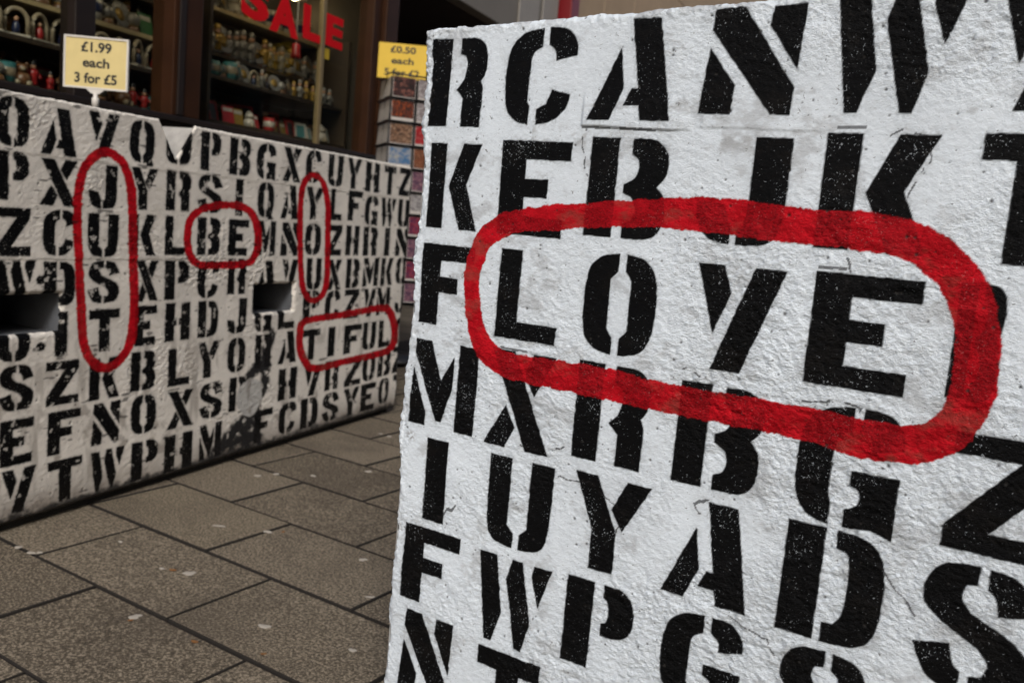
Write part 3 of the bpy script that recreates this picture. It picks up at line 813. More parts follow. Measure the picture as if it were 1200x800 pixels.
LROW = .103
LEFT_LETTERS = [(c, a, b, z - LROW / 2, z + LROW / 2) for (c, a, b, z) in LEFT_ROWS]
for (du, dz) in ((1.0489, .5794), (1.1449, .579), (1.1484, .4249)):
    LEFT_LETTERS.append(('.', du - .011, du + .011, dz - .0125, dz + .0125))
SLOTS = [(1.012, 1.2025, .457, .5465), (1.894, 2.0925, .457, .5465)]
NOTCH = (1.5495, .0665, .098)
L0, L1, LH = .296, 2.808, .986
def LTOP(U):
    return LH - np.clip(1 - np.abs(U - NOTCH[0]) / NOTCH[1], 0, 1) * NOTCH[2]
def marks_left(U, Z, h):
    n1 = fbm(U, Z, .05, 401, 4, .6); n2 = fbm(U, Z, .015, 402, 3, .6)
    d = ((U - 1.893) / (.066 + .03 * (n1 - .5))) ** 2 + ((Z - .196) / (.060 + .03 * (n1 - .5))) ** 2
    patch = sstep(-d, -1.05, -.85)
    # scraped, sooty streaks running down past the patch
    s = np.zeros_like(U)
    for (a0, b0, a1, b1, w) in ((1.985, .385, 1.945, .285, .016), (1.95, .30, 1.89, .262, .016), (1.955, .20, 1.975, .29, .012), (1.93, .15, 1.86, .125, .016),
                                (1.87, .125, 1.74, .035, .020), (1.90, .115, 1.955, .045, .015), (1.83, .05, 1.93, .07, .022), (1.87, .10, 1.90, .03, .014), (1.96, .34, 1.965, .22, .016), (1.80, .07, 1.86, .03, .02)):
        ex, ez = a1 - a0, b1 - b0
        t = np.clip(((U - a0) * ex + (Z - b0) * ez) / (ex * ex + ez * ez), 0, 1)
        dd = np.hypot(U - a0 - t * ex, Z - b0 - t * ez) + (n2 - .5) * .020 - .004
        s = np.maximum(s, sstep(-dd, -w * 1.5, -w * .6))
    s = s * (1 - patch) * sstep(fbm(U, Z, .022, 406, 4, .7), .26, .40)
    # dark dashes where the coat flaked
    s = np.maximum(s, .7 * sstep(fbm(U * .35, Z, .012, 403, 2), .80, .85))
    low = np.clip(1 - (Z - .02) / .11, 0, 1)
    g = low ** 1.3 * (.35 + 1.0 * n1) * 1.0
    g = np.maximum(g, .5 * sstep(n1, .58, .78) * (.25 + .9 * sstep(-Z, -.6, -.1)))
    g = np.maximum(g, .45 * sstep(fbm(U, Z * .25, .03, 404, 3), .62, .8) * sstep(-Z, -.75, -.2))
    s = np.maximum(s, .92 * sstep(-Z + (n2 - .5) * .030, -.052, -.030))  # crusted grime plus contact shadow, painted as one black band along the foot
    return np.clip(patch, 0, 1), np.clip(s, 0, 1), np.clip(g, 0, .95)
def rough_left(U, Z):
    return .45 + .8 * sstep(fbm(U, Z, .16, 410), .5, .75) + 1.6 * np.exp(-(((U - 1.70) / .16) ** 2 + ((Z - .59) / .04) ** 2))
lb_root = empty('concrete_block', (-1.78472, 0, 0), R(90) + math.atan(.16725))
tag(lb_root, 'long white concrete block reading JUST BE YOU TIFUL in red rings below the shop window', 'concrete block', 'painted concrete barrier blocks')
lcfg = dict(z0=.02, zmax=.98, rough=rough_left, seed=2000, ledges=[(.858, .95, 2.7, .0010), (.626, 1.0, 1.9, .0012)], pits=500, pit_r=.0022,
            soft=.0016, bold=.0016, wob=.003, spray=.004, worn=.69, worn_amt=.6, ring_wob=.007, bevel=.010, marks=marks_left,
            ring_labels=['tall red painted ring around the word JUST', 'rounded red painted ring around the word BE', 'narrow red painted ring around the word YOU', 'wide red painted ring around the letters TIFUL'])
us = np.arange(.95, L1, .0026)
us = np.append(us, L1)
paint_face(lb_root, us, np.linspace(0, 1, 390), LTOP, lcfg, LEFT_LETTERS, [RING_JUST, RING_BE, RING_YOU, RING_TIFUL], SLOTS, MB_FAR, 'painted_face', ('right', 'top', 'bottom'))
lc2 = dict(lcfg); lc2.update(pits=0)
paint_face(lb_root, np.linspace(L0, .95, 90), np.linspace(0, 1, 120), LTOP, lc2, [], [], [], MB_FAR, 'painted_face', ('left', 'top', 'bottom'))
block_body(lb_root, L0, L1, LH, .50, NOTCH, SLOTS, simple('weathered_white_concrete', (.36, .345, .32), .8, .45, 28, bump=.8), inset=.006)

# ------------------------------------------------------------------ trodden gum and litter
def gum_mesh(seed):
    r = random.Random(seed); n = 18
    bm = bmesh.new()
    ph = [r.uniform(0, 6.28) for _ in range(3)]
    def rad(a): return 1 + .22 * math.sin(2 * a + ph[0]) + .16 * math.sin(3 * a + ph[1]) + .1 * math.sin(5 * a + ph[2])
    lv = []
    for k, (f, z) in enumerate(((1, 0), (.86, .8), (.5, 1.0))):
        lv.append([bm.verts.new((math.cos(6.2832 * i / n) * f * rad(6.2832 * i / n), math.sin(6.2832 * i / n) * f * rad(6.2832 * i / n), z + r.uniform(-.1, .1) * (k > 0))) for i in range(n)])
    for A, B in zip(lv[:-1], lv[1:]):
        for i in range(n): bm.faces.new((A[i], A[(i + 1) % n], B[(i + 1) % n], B[i]))
    bm.faces.new(lv[-1])
    me = mesh_from_bm('chewing_gum', bm); me.materials.append(M_GUM)
    me.polygons.foreach_set('use_smooth', [True] * len(me.polygons))
    return me
gums = [gum_mesh(s) for s in range(5)]
GUM = [(-1.499, 1.194, .017, .010, .5), (-1.20, 1.134, .013, .010, .2), (-1.404, .998, .014, .010, 1.0), (-1.68, 1.422, .018, .009, .55), (-1.832, 1.893, .010, .009, 0),
       (-1.754, 2.054, .014, .007, .6), (-1.014, 1.177, .008, .007, 0), (-1.29, 1.512, .012, .008, .4), (-1.572, 1.480, .012, .008, .4), (-1.821, 1.032, .010, .007, .5),
       (-1.868, 1.03, .009, .007, .2), (-1.936, 1.771, .011, .008, .5), (-1.915, 1.822, .011, .008, .5), (-2.043, 2.445, .010, .009, 0), (-1.999, 2.441, .010, .009, 0),
       (-1.142, 1.371, .014, .004, .6), (-1.56, 1.17, .006, .005, 0), (-1.81, 1.045, .006, .006, 0), (-1.75, 1.20, .006, .005, 0), (-1.03, 1.31, .008, .006, .3)]
for k, (x, y, a, b, rz) in enumerate(GUM):
    o = link('chewing_gum', gums[k % 5], None)
    o.location = (x, y, -.0012); o.scale = (a * .85, b * .85, .0022); o.rotation_euler = (0, 0, rz)
    tag(o, 'pale flattened spot of chewing gum trodden onto the paving slabs', 'chewing gum', 'chewing gum spots on the pavement')
def leaf_mesh():
    bm = bmesh.new()
    pts = [(-1, 0), (-.5, .45), (.1, .55), (.7, .3), (1, 0), (.6, -.35), (0, -.5), (-.6, -.4)]
    lo = [bm.verts.new((x, y, .10 * x * x)) for x, y in pts]; hi = [bm.verts.new((x, y, .10 * x * x + .08)) for x, y in pts]
    bm.faces.new(hi); bm.faces.new(list(reversed(lo)))
    for i in range(8): bm.faces.new((lo[i], lo[(i + 1) % 8], hi[(i + 1) % 8], hi[i]))
    return mesh_from_bm('leaf_scrap', bm)
lm = leaf_mesh(); lm.materials.append(M_LEAF)
for x, y, s, rz, z in ((-1.535, 1.180, .009, .4, .0), (-1.398, .985, .006, 1.2, -.001), (-1.245, 1.010, .008, .2, -.001), (-1.545, 1.505, .007, 2.0, 0), (-1.12, 1.06, .006, .8, 0)):
    o = link('leaf_scrap', lm, None); o.location = (x, y, z); o.scale = (s, s, s); o.rotation_euler = (0, 0, rz)
    tag(o, 'tiny rust brown scrap of dry leaf on the paving slabs', 'leaf', 'leaf scraps on the pavement')

# ------------------------------------------------------------------ lettering meshes
def text_mesh(s, width=None, height=None, bold=0.012, cx=0.0, z=0.0, y=0.0, thick=0.0004):
    cu = bpy.data.curves.new('text', 'FONT'); cu.body = s; cu.size = 1.0; cu.offset = bold; cu.resolution_u = 4; cu.extrude = .01
    ob = bpy.data.objects.new('text', cu); COL.objects.link(ob)
    dg = bpy.context.evaluated_depsgraph_get(); dg.update()
    me = bpy.data.meshes.new_from_object(ob.evaluated_get(dg))
    bpy.data.objects.remove(ob)
    co = np.empty(len(me.vertices) * 3); me.vertices.foreach_get('co', co); co = co.reshape(-1, 3)
    lo = co.min(0); hi = co.max(0); d = hi - lo
    sx = width / d[0] if width else height / d[1]
    sz = height / d[1] if height else sx
    out = np.stack([(co[:, 0] - (lo[0] + hi[0]) / 2) * sx + cx, y - (co[:, 2] - lo[2]) / max(d[2], 1e-6) * thick, (co[:, 1] - lo[1]) * sz + z], -1)
    me.vertices.foreach_set('co', out.astype(np.float32).ravel()); me.update()
    me.materials.clear()
    return me
# ------------------------------------------------------------------ the shop
ANG = R(90) + math.atan(.167)
SH0 = Vector((-2.85, 0, 0))
shop = empty('souvenir_shop', SH0, ANG)
tag(shop, 'dark timber souvenir shop front with lit shelves behind glass and red SALE letters', 'shop')
rotS = Matrix.Rotation(ANG, 3, 'Z')
def sp(s, off, z): return SH0 + rotS @ Vector((s, off, z))
box('stall_riser', .4, 4.10, .0, .09, 0, 1.095, M_WOODD, shop)
box('window_sill', .4, 4.115, -.04, .12, 1.095, 1.120, M_WOODD, shop, .004)
for s0, s1, o0, o1, mt in ((2.405, 2.565, -.03, .09, M_WOOD), (1.945, 2.035, -.01, .07, M_WOODD), (3.90, 3.975, -.02, .08, M_WOOD), (3.99, 4.12, -.045, .12, M_WOOD), (.35, .45, -.02, .08, M_WOOD)):
    o = box('window_post', s0, s1, o0, o1, 1.1205, 2.16, mt, shop, .006)
box('post_bead', 2.425, 2.455, -.042, -.0305, 1.125, 2.15, M_WOODD, shop, .003)
box('glazing_strip', 3.485, 3.510, .022, .048, 1.1205, 2.10, simple('bronze_strip', (.16, .12, .06), .35, .2, 6), shop)
box('window_head', .4, 4.12, -.035, .10, 2.1605, 2.195, M_WOODD, shop)
for a, b in ((.452, 1.944), (2.036, 2.404), (2.566, 3.484), (3.511, 3.899)):
    box('window_pane', a, b, .030, .036, 1.121, 2.16, M_GLASS, shop)
# SALE lettering on the pane
for ch, a, b, zb, zt in (('S', 2.862, 3.058, 1.630, 1.80), ('A', 3.066, 3.290, 1.612, 1.79), ('L', 3.325, 3.474, 1.632, 1.80), ('E', 3.515, 3.675, 1.640, 1.80)):
    me = text_mesh(ch, b - a, zt - zb, .05, (a + b) / 2, zb, .0285, .0015)
    o = link('sale_letter', me, M_RED, shop); o['label'] = 'red window letter ' + ch
box('shop_floor', .4, 4.1, .10, 2.4, -.01, .05, M_WOODD, shop)
box('shop_ceiling', .4, 4.1, .105, 2.4, 2.46, 2.52, M_CEIL, shop)
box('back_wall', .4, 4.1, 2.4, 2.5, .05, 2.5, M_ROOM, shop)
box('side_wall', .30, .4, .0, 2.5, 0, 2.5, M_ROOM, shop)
box('side_wall', 4.10, 4.2, .125, 2.5, 0, 2.5, M_ROOM, shop)
box('fascia', .3, 6.6, -.06, .04, 2.2, 3.05, M_FASCIA, shop, .006)
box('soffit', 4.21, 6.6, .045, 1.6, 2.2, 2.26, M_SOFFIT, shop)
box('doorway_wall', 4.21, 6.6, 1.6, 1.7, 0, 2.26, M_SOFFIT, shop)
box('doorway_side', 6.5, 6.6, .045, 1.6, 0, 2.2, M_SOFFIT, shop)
box('upper_wall', .3, 6.6, .045, .3, 2.53, 7.0, M_BRICKD, shop)
for a, b, z0, z1 in ((5.78, 6.16, 2.25, 2.62), (6.24, 6.56, 2.25, 2.80), (5.10, 5.34, 2.36, 2.62)):
    o = box('sign_panel', a, b, -.072, -.061, z0, z1, M_PANEL, shop, .003); o['label'] = 'pale panel on the fascia board'
for a in (.8, 2.2, 3.6, 5.0):
    w = box('upper_window', a, a + .9, .03, .044, 3.5, 5.1, M_DARKGL, shop)
    box('window_ledge', a - .06, a + .96, -.04, .043, 3.42, 3.498, M_TAN, w)

# neighbour: red pillar and tan stone front
pil = empty('red_pillar', sp(6.76, -.06, 0), ANG)
tag(pil, 'red painted pillar standing beside the grey shop fascia', 'pillar')
box('shaft', -.095, .095, -.09, .09, .18, 4.2, M_REDP, pil, .008)
box('plinth', -.12, .12, -.115, .115, 0, .18, M_REDP, pil, .008)
nb = empty('tan_stone_building', sp(6.95, .0, 0), ANG)
tag(nb, 'tan stone faced building beyond the red pillar', 'building')
box('wall', 0, 30.0, .03, .6, 0, 9.0, M_TAN, nb)
pm = None
for i in range(24):
    for j in range(1, 6):
        x0, z0 = i * 1.0, j * 1.25
        if pm is None:
            o = box('stone_panel', .006, .994, -.006, .029, .006, 1.244, M_TAN, nb, .004); pm = o.data
        else:
            o = link('stone_panel', pm, None, nb)
        o.location = (x0, 0, z0)

# the terrace across the street, which shades it and shows in the shop glass
opp = empty('brick_terrace', (9.0, -8, 0), R(90) - .0)
tag(opp, 'dark brick terrace across the street opposite the souvenir shop', 'building')
box('wall', 0, 54, -.4, 0, 0, 10, M_BRICKD, opp)
wm = None
for i in range(19):
    for j, (z0, z1) in enumerate(((.4, 2.6), (3.4, 5.0), (6.0, 7.5))):
        if j == 0 or wm is None or True:
            o = box('window', i * 2.8 + .7, i * 2.8 + 2.1, .002, .03, z0, z1, M_DARKGL, opp)
            box('sill', i * 2.8 + .62, i * 2.8 + 2.18, .002, .09, z0 - .09, z0 - .002, M_TAN, o)

# ------------------------------------------------------------------ shop lamps (seen lit through the glass)
def ceiling_lamp(s, off, z, w, lab):
    o = empty('ceiling_lamp', sp(s, off, z), ANG)
    tag(o, lab, 'lamp', 'lit lamps in the shop')
    lathe('lamp_shade', [(.03, .06), (.05, .055), (.075, .0), (.071, .0), (.045, .05), (.02, .05)], M_WOODD, o, 14)
    lathe('bulb', [(.002, -.012), (.030, 0), (.036, .02), (.022, .045)], M_BULB, o, 12)
    tube('flex', [(0, 0, .058), (0, 0, 2.46 - z)], .004, M_WIRE, o, 6)
    ld = bpy.data.lights.new('lamp_light', 'POINT'); ld.energy = w; ld.color = (1.0, .78, .46); ld.shadow_soft_size = .04
    lo = bpy.data.objects.new('lamp_light', ld); COL.objects.link(lo); lo.parent = o; lo.location = (0, 0, -.055)
ceiling_lamp(3.93, .55, 1.985, 1.3, 'lit hanging lamp behind the letter A of the red SALE lettering')
ceiling_lamp(4.05, 1.1, 2.14, .8, 'lit hanging lamp deep in the shop beside the end window post')
for _s, _w, _l in ((1.55, .5, 'just inside the glass left of the dark window post'), (2.22, .5, 'just inside the glass between dark and brown window posts'), (2.80, .6, 'just inside the glass right of the brown window post'), (3.42, .6, 'just inside the glass behind the letter L of SALE')):
    ceiling_lamp(_s, .125, 2.02, _w, 'lit hanging lamp ' + _l)

# ------------------------------------------------------------------ shelves
def shelf_unit(label, s0, s1, boards):
    o = empty('display_shelf', sp(s0, .20, 0), ANG)
    tag(o, label, 'shelf', 'display shelves behind the shop window')
    L = s1 - s0
    for z, d0, d1, mt in boards:
        box('shelf_board', .021, L - .021, d0, d1, z - .018, z, mt, o)
    zt = max(b[0] for b in boards) + .02
    for x in (0, L - .02):
        box('upright', x, x + .02, .0, .42, .05, zt, M_SHELF, o)
    box('back_panel', .021, L - .021, .405, .42, .06, zt - .03, M_SHELF, o)
    return o
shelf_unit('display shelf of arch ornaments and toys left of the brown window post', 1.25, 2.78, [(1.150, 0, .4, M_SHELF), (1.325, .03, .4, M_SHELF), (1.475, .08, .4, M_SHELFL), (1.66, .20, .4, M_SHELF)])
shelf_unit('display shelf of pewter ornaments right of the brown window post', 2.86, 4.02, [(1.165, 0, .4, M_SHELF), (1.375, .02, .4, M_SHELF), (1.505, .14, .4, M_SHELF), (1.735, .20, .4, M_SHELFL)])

# ------------------------------------------------------------------ souvenirs
PAL = {'pewter grey': (.17, .16, .14), 'red': (.26, .012, .012), 'cream': (.22, .18, .12), 'teal': (.03, .12, .12), 'gold': (.26, .16, .03), 'brown': (.10, .045, .018),
       'navy blue': (.012, .018, .05), 'green': (.03, .10, .03), 'white': (.34, .31, .26), 'black': (.012, .012, .012), 'orange': (.32, .09, .02), 'skin': (.36, .20, .12)}
PM = {k: simple('souvenir_' + k.replace(' ', '_'), v, .35, .35, 40, metal=.35 if k in ('pewter grey', 'gold') else 0) for k, v in PAL.items()}
def k_figurine(col, hat):
    o = empty('figurine')
    lathe('plinth', [(.026, 0), (.028, .004), (.026, .010), (.018, .012)], PM['black'], o, 14)
    lathe('body', [(.016, .010), (.020, .02), (.017, .040), (.022, .058), (.020, .070), (.008, .078)], PM[col], o, 14)
    lathe('head', [(.003, .074), (.011, .080), (.013, .088), (.010, .097), (.003, .101)], PM['skin'], o, 12)
    lathe('hat', [(.013, .094), (.0135, .097), (.011, .112), (.004, .116)], PM[hat], o, 12)
    for sgn in (-1, 1):
        tube('arm', [(sgn * .018, 0, .068), (sgn * .027, -.006, .052), (sgn * .020, -.018, .044)], .0055, PM[col], o, 6)
    return o
def k_arch(col):
    o = empty('arch_ornament')
    box('base', -.045, .045, -.018, .018, 0, .012, PM['white'], o, .002)
    tube('arch', [(-.038, 0, .012), (-.038, 0, .055)] + [(-.038 * math.cos(a), 0, .055 + .045 * math.sin(a)) for a in np.linspace(.2, math.pi - .2, 9)] + [(.038, 0, .055), (.038, 0, .012)], .0085, PM['cream'], o, 8)
    lathe('figure', [(.012, .012), (.015, .03), (.010, .05), (.006, .056)], PM[col], o, 10)
    lathe('figure_head', [(.002, .054), (.0085, .060), (.0085, .068), (.002, .074)], PM['skin'], o, 10)
    return o
def k_mug(col, band):
    o = empty('mug')
    lathe('cup', [(.030, 0), (.036, .003), (.037, .09), (.034, .09), (.033, .008), (.002, .006)], PM[col], o, 20)
    lathe('printed_band', [(.0366, .03), (.0376, .031), (.0378, .066), (.0368, .067)], PM[band], o, 20)
    tube('handle', [(.034, 0, .075), (.055, 0, .072), (.062, 0, .048), (.052, 0, .024), (.034, 0, .02)], .005, PM[col], o, 7)
    return o
def k_globe(col):
    o = empty('snow_globe')
    lathe('base', [(.032, 0), (.034, .006), (.028, .024), (.022, .026)], PM[col], o, 16)
    lathe('dome', [(.020, .025), (.030, .035), (.034, .052), (.028, .072), (.014, .083), (.002, .086)], PM['pewter grey'], o, 16)
    lathe('rim', [(.023, .024), (.025, .026), (.023, .029)], PM['gold'], o, 16)
    return o
def k_plate(col):
    o = empty('souvenir_plate')
    rx = Matrix.Rotation(R(72), 3, 'X')
    lathe('plate', [(.024, -.003), (.050, .004), (.052, .007), (.050, .008), (.026, .001), (.002, .001)], PM['pewter grey'], o, 22, (0, 0, .056), rx)
    lathe('picture', [(.026, .0015), (.026, .003), (.002, .003)], PM[col], o, 18, (0, 0, .056), rx)
    box('easel', -.028, .028, -.020, .022, 0, .010, PM['brown'], o, .002)
    box('easel_prop', -.006, .006, .014, .020, .010, .070, PM['brown'], o)
    return o
def k_frame(col, inner):
    o = empty('photo_frame')
    mt = Matrix.Rotation(R(-14), 4, 'X')
    for nm, a in (('frame_bar', (-.045, .045, 0, .008, 0, .012)), ('frame_bar', (-.045, .045, 0, .008, .098, .11)), ('frame_bar', (-.045, -.033, 0, .008, .012, .098)), ('frame_bar', (.033, .045, 0, .008, .012, .098))):
        box(nm, *a, PM[col], o, .0015, mt)
    box('picture', -.033, .033, .003, .006, .012, .098, PM[inner], o, 0, mt)
    box('prop', -.006, .006, .036, .040, 0, .065, PM['black'], o)
    return o
def k_toy(col, belly):
    o = empty('soft_toy')
    lathe('body', [(.012, 0), (.034, .008), (.040, .03), (.030, .056), (.012, .062)], PM[col], o, 14)
    lathe('head', [(.006, .056), (.024, .064), (.028, .080), (.020, .097), (.005, .102)], PM[col], o, 14)
    lathe('muzzle', [(.004, -.012), (.012, -.004), (.010, .006), (.002, .010)], PM[belly], o, 10, (0, -.022, .076), Matrix.Rotation(R(90), 3, 'X'))
    for sg in (-1, 1):
        lathe('ear', [(.002, 0), (.010, .006), (.009, .014), (.002, .018)], PM[col], o, 9, (sg * .019, 0, .092))
        lathe('foot', [(.006, 0), (.014, .006), (.012, .022), (.003, .026)], PM[belly], o, 9, (sg * .024, -.030, .0))
    return o
def k_booklet(col):
    o = empty('booklet')
    mt = Matrix.Rotation(R(-16), 4, 'X')
    box('cover', -.036, .036, 0, .003, .001, .100, PM[col], o, .0, mt)
    box('pages', -.034, .034, .0031, .008, .002, .098, PM['cream'], o, .0, mt)
    box('title_strip', -.030, .030, -.0008, -.0001, .07, .09, PM['white'], o, .0, mt)
    return o
KINDS = {}
def kind(key, o, cat, txt): KINDS[key] = (o, cat, txt)
kind('fig_pewter', k_figurine('pewter grey', 'pewter grey'), 'figurine', 'small pewter grey figurine')
kind('fig_brown', k_figurine('brown', 'black'), 'figurine', 'small brown figurine in black hat')
kind('fig_red', k_figurine('red', 'black'), 'figurine', 'small red coated figurine in black hat')
kind('fig_gold', k_figurine('gold', 'gold'), 'figurine', 'small gilt figurine')
kind('arch_red', k_arch('red'), 'ornament', 'cream arch ornament with little red figure')
kind('arch_navy', k_arch('navy blue'), 'ornament', 'cream arch ornament with a little navy figure')
kind('mug_white', k_mug('white', 'navy blue'), 'mug', 'white souvenir mug with a navy band')
kind('mug_red', k_mug('red', 'white'), 'mug', 'red souvenir mug with a white band')
kind('mug_teal', k_mug('teal', 'cream'), 'mug', 'teal souvenir mug with a cream band')
kind('globe_gold', k_globe('gold'), 'snow globe', 'snow globe on a gilt base')
kind('globe_brown', k_globe('brown'), 'snow globe', 'snow globe on a brown base')
kind('plate_gold', k_plate('gold'), 'plate', 'pewter plate with gilt centre')
kind('plate_teal', k_plate('teal'), 'plate', 'pewter plate with teal centre')
kind('frame_red', k_frame('red', 'black'), 'photo frame', 'red photo frame with a black picture')
kind('frame_white', k_frame('white', 'teal'), 'photo frame', 'white photo frame with a teal picture')
kind('toy_brown', k_toy('brown', 'cream'), 'soft toy', 'brown teddy soft toy')
kind('toy_white', k_toy('white', 'cream'), 'soft toy', 'white bear soft toy')
kind('book_gold', k_booklet('gold'), 'booklet', 'gold covered souvenir booklet')
kind('book_red', k_booklet('red'), 'booklet', 'red covered souvenir booklet')
kind('book_green', k_booklet('green'), 'booklet', 'green covered souvenir booklet')
index_kids()
used = set()
def place(key, s, off, z, rz, scale, where, grp):
    o, cat, txt = KINDS[key]
    if key in used: o = copy_tree(o)
    used.add(key)
    o.location = sp(s, off, z); o.rotation_euler = (0, 0, ANG + rz); o.scale = (scale,) * 3
    tag(o, txt + ' ' + where, cat, grp)
sr = random.Random(11)
def row(keys, s0, s1, step, off, z, where, grp, sc=(.9, 1.15)):
    s = s0
    while s < s1:
        k = sr.choice(keys)
        place(k, s, off + sr.uniform(-.012, .012), z, sr.uniform(-.5, .5), sr.uniform(*sc), where, grp)
        s += step * sr.uniform(.88, 1.15)
LB = 'left of the post'; RBW = 'right of the post'
row(['fig_red', 'toy_brown', 'fig_brown', 'globe_brown', 'mug_teal', 'fig_brown', 'book_red'], 1.42, 2.74, .058, .27, 1.150, 'on lowest shelf ' + LB, 'souvenirs on the lowest left shelf', (.65, .95))
row(['fig_brown', 'book_red', 'toy_brown'], 1.45, 2.74, .085, .40, 1.150, 'behind on lowest shelf ' + LB, 'souvenirs at the back of the lowest left shelf', (1.0, 1.2))
row(['arch_red', 'arch_navy', 'arch_red'], 1.45, 2.74, .098, .29, 1.325, 'on middle shelf ' + LB, 'arch ornaments on the middle left shelf', (1.0, 1.15))
row(['fig_brown', 'fig_red', 'fig_gold'], 1.40, 2.74, .075, .42, 1.325, 'behind on middle shelf ' + LB, 'figurines at the back of the middle left shelf', (.8, 1.0))
row(['globe_gold', 'mug_white', 'plate_gold', 'globe_brown', 'book_green'], 1.40, 2.74, .080, .33, 1.475, 'on pale shelf ' + LB, 'souvenirs on the pale left shelf', (.9, 1.1))
row(['plate_gold', 'globe_gold', 'fig_gold'], 1.40, 2.74, .085, .45, 1.475, 'behind on pale shelf ' + LB, 'souvenirs at the back of the pale left shelf', (1.2, 1.5))
row(['book_gold', 'toy_white', 'frame_red', 'book_red', 'frame_white', 'mug_red'], 2.925, 3.98, .074, .26, 1.165, 'on lowest shelf ' + RBW, 'souvenirs on the lowest right shelf', (.65, .95))
row(['frame_red', 'book_green', 'fig_brown'], 2.95, 3.98, .085, .42, 1.165, 'behind on lowest shelf ' + RBW, 'souvenirs at the back of the lowest right shelf', (1.1, 1.3))
row(['plate_gold', 'plate_teal', 'fig_pewter', 'fig_gold', 'globe_brown', 'mug_teal', 'arch_navy'], 2.91, 3.98, .056, .28, 1.375, 'on middle shelf ' + RBW, 'souvenirs on the middle right shelf', (.70, .95))
row(['fig_pewter', 'fig_gold', 'fig_pewter', 'plate_gold'], 2.90, 3.98, .050, .38, 1.505, 'on raised shelf ' + RBW, 'figurines on the raised right shelf', (1.1, 1.45))
row(['fig_pewter', 'globe_gold', 'plate_teal'], 2.92, 3.98, .060, .48, 1.505, 'behind on raised shelf ' + RBW, 'souvenirs at the back of the raised right shelf', (1.2, 1.5))
row(['globe_gold', 'mug_white', 'toy_white', 'plate_gold'], 2.92, 3.98, .085, .47, 1.735, 'on pale top shelf ' + RBW, 'souvenirs on the pale top right shelf', (1.0, 1.2))
for _k, (_o, _c, _t) in KINDS.items():
    if _k not in used: place(_k, 3.2, .30, .052, 0, 1, 'on the shop floor', 'souvenirs on the shop floor')
row(['plate_gold', 'fig_brown', 'book_green'], 2.90, 3.98, .085, .47, 1.375, 'behind on middle shelf ' + RBW, 'souvenirs at the back of the middle right shelf', (1.0, 1.05))
# red hanging bell on a white cord
bl = empty('hanging_bell', sp(3.40, .12, 1.545), ANG)
tag(bl, 'small red bell hanging on a pale cord below the letter L of SALE', 'bell')
lathe('bell_cup', [(.001, .075), (.018, .073), (.022, .06), (.024, .02), (.030, .0), (.027, .0), (.021, .02), (.001, .05)], PM['red'], bl, 16)
tube('cord', [(0, 0, .076), (0, 0, .20), (.002, 0, .615)], .0028, PM['white'], bl, 6)
tube('clapper', [(0, 0, .05), (0, 0, -.04), (0, 0, -.075)], .0035, PM['white'], bl, 6)
box('price_tag', 3.525, 3.575, .0376, .0386, 1.572, 1.628, M_YELLOW, shop)

# ------------------------------------------------------------------ price signs and postcard rack
def price_sign(name, loc, rz, w, h, lines, card, frame, label, sizes, stem=True, zs=None):
    o = empty(name, (loc[0], loc[1], 0), rz)
    tag(o, label, 'price sign', 'price signs outside the shop')
    zc = loc[2]
    z0, z1 = zc - h / 2, zc + h / 2
    c = box('card', -w / 2, w / 2, -.002, .002, z0, z1, card, o)
    if frame:
        b = .006
        for q in ((-w / 2 - b, w / 2 + b, z0 - b, z0), (-w / 2 - b, w / 2 + b, z1, z1 + b), (-w / 2 - b, -w / 2, z0, z1), (w / 2, w / 2 + b, z0, z1)):
            box('frame_bar', q[0], q[1], -.005, .005, q[2], q[3], M_PLASTIC, o, .001)
        bm = bmesh.new()
        pts = [(-.03, z0 - b), (.03, z0 - b), (.012, z0 - b - .014), (-.012, z0 - b - .014)]
        A = [bm.verts.new((x, -.004, z)) for x, z in pts]; B = [bm.verts.new((x, .004, z)) for x, z in pts]
        bm.faces.new(A); bm.faces.new(list(reversed(B)))
        for i in range(4): bm.faces.new((A[i], A[(i + 1) % 4], B[(i + 1) % 4], B[i]))
        link('clip', mesh_from_bm('clip', bm), M_PLASTIC, o)
        lathe('stem', [(.007, z0 - .06), (.011, z0 - .058), (.011, z0 - .035), (.007, z0 - .03), (.007, z0 - .019)], M_PLASTIC, o, 10)
        lathe('pole', [(.008, .02), (.008, z0 - .060)], M_PLASTIC, o, 10)
        lathe('foot', [(.11, 0), (.11, .012), (.03, .02), (.008, .022)], M_PLASTIC, o, 20)
    for (t, wf, hf, zf) in lines:
        me = text_mesh(t, w * wf, h * hf, .028, 0, z0 + h * zf, -.0024, .0004)
        l = link('lettering', me, M_INK, o); l['label'] = 'black printed line reading ' + t
    return o
RZC = math.atan2(.535, .84)
price_sign('price_sign', (-2.7465, 1.7415, 1.1925), RZC, .196, .152, [('£1.99', .50, .215, .715), ('each', .44, .20, .405), ('3 for £5', .70, .215, .075)], M_YELLOWP, True,
           'white framed price card reading £1.99 each on a stem behind the long block', None)

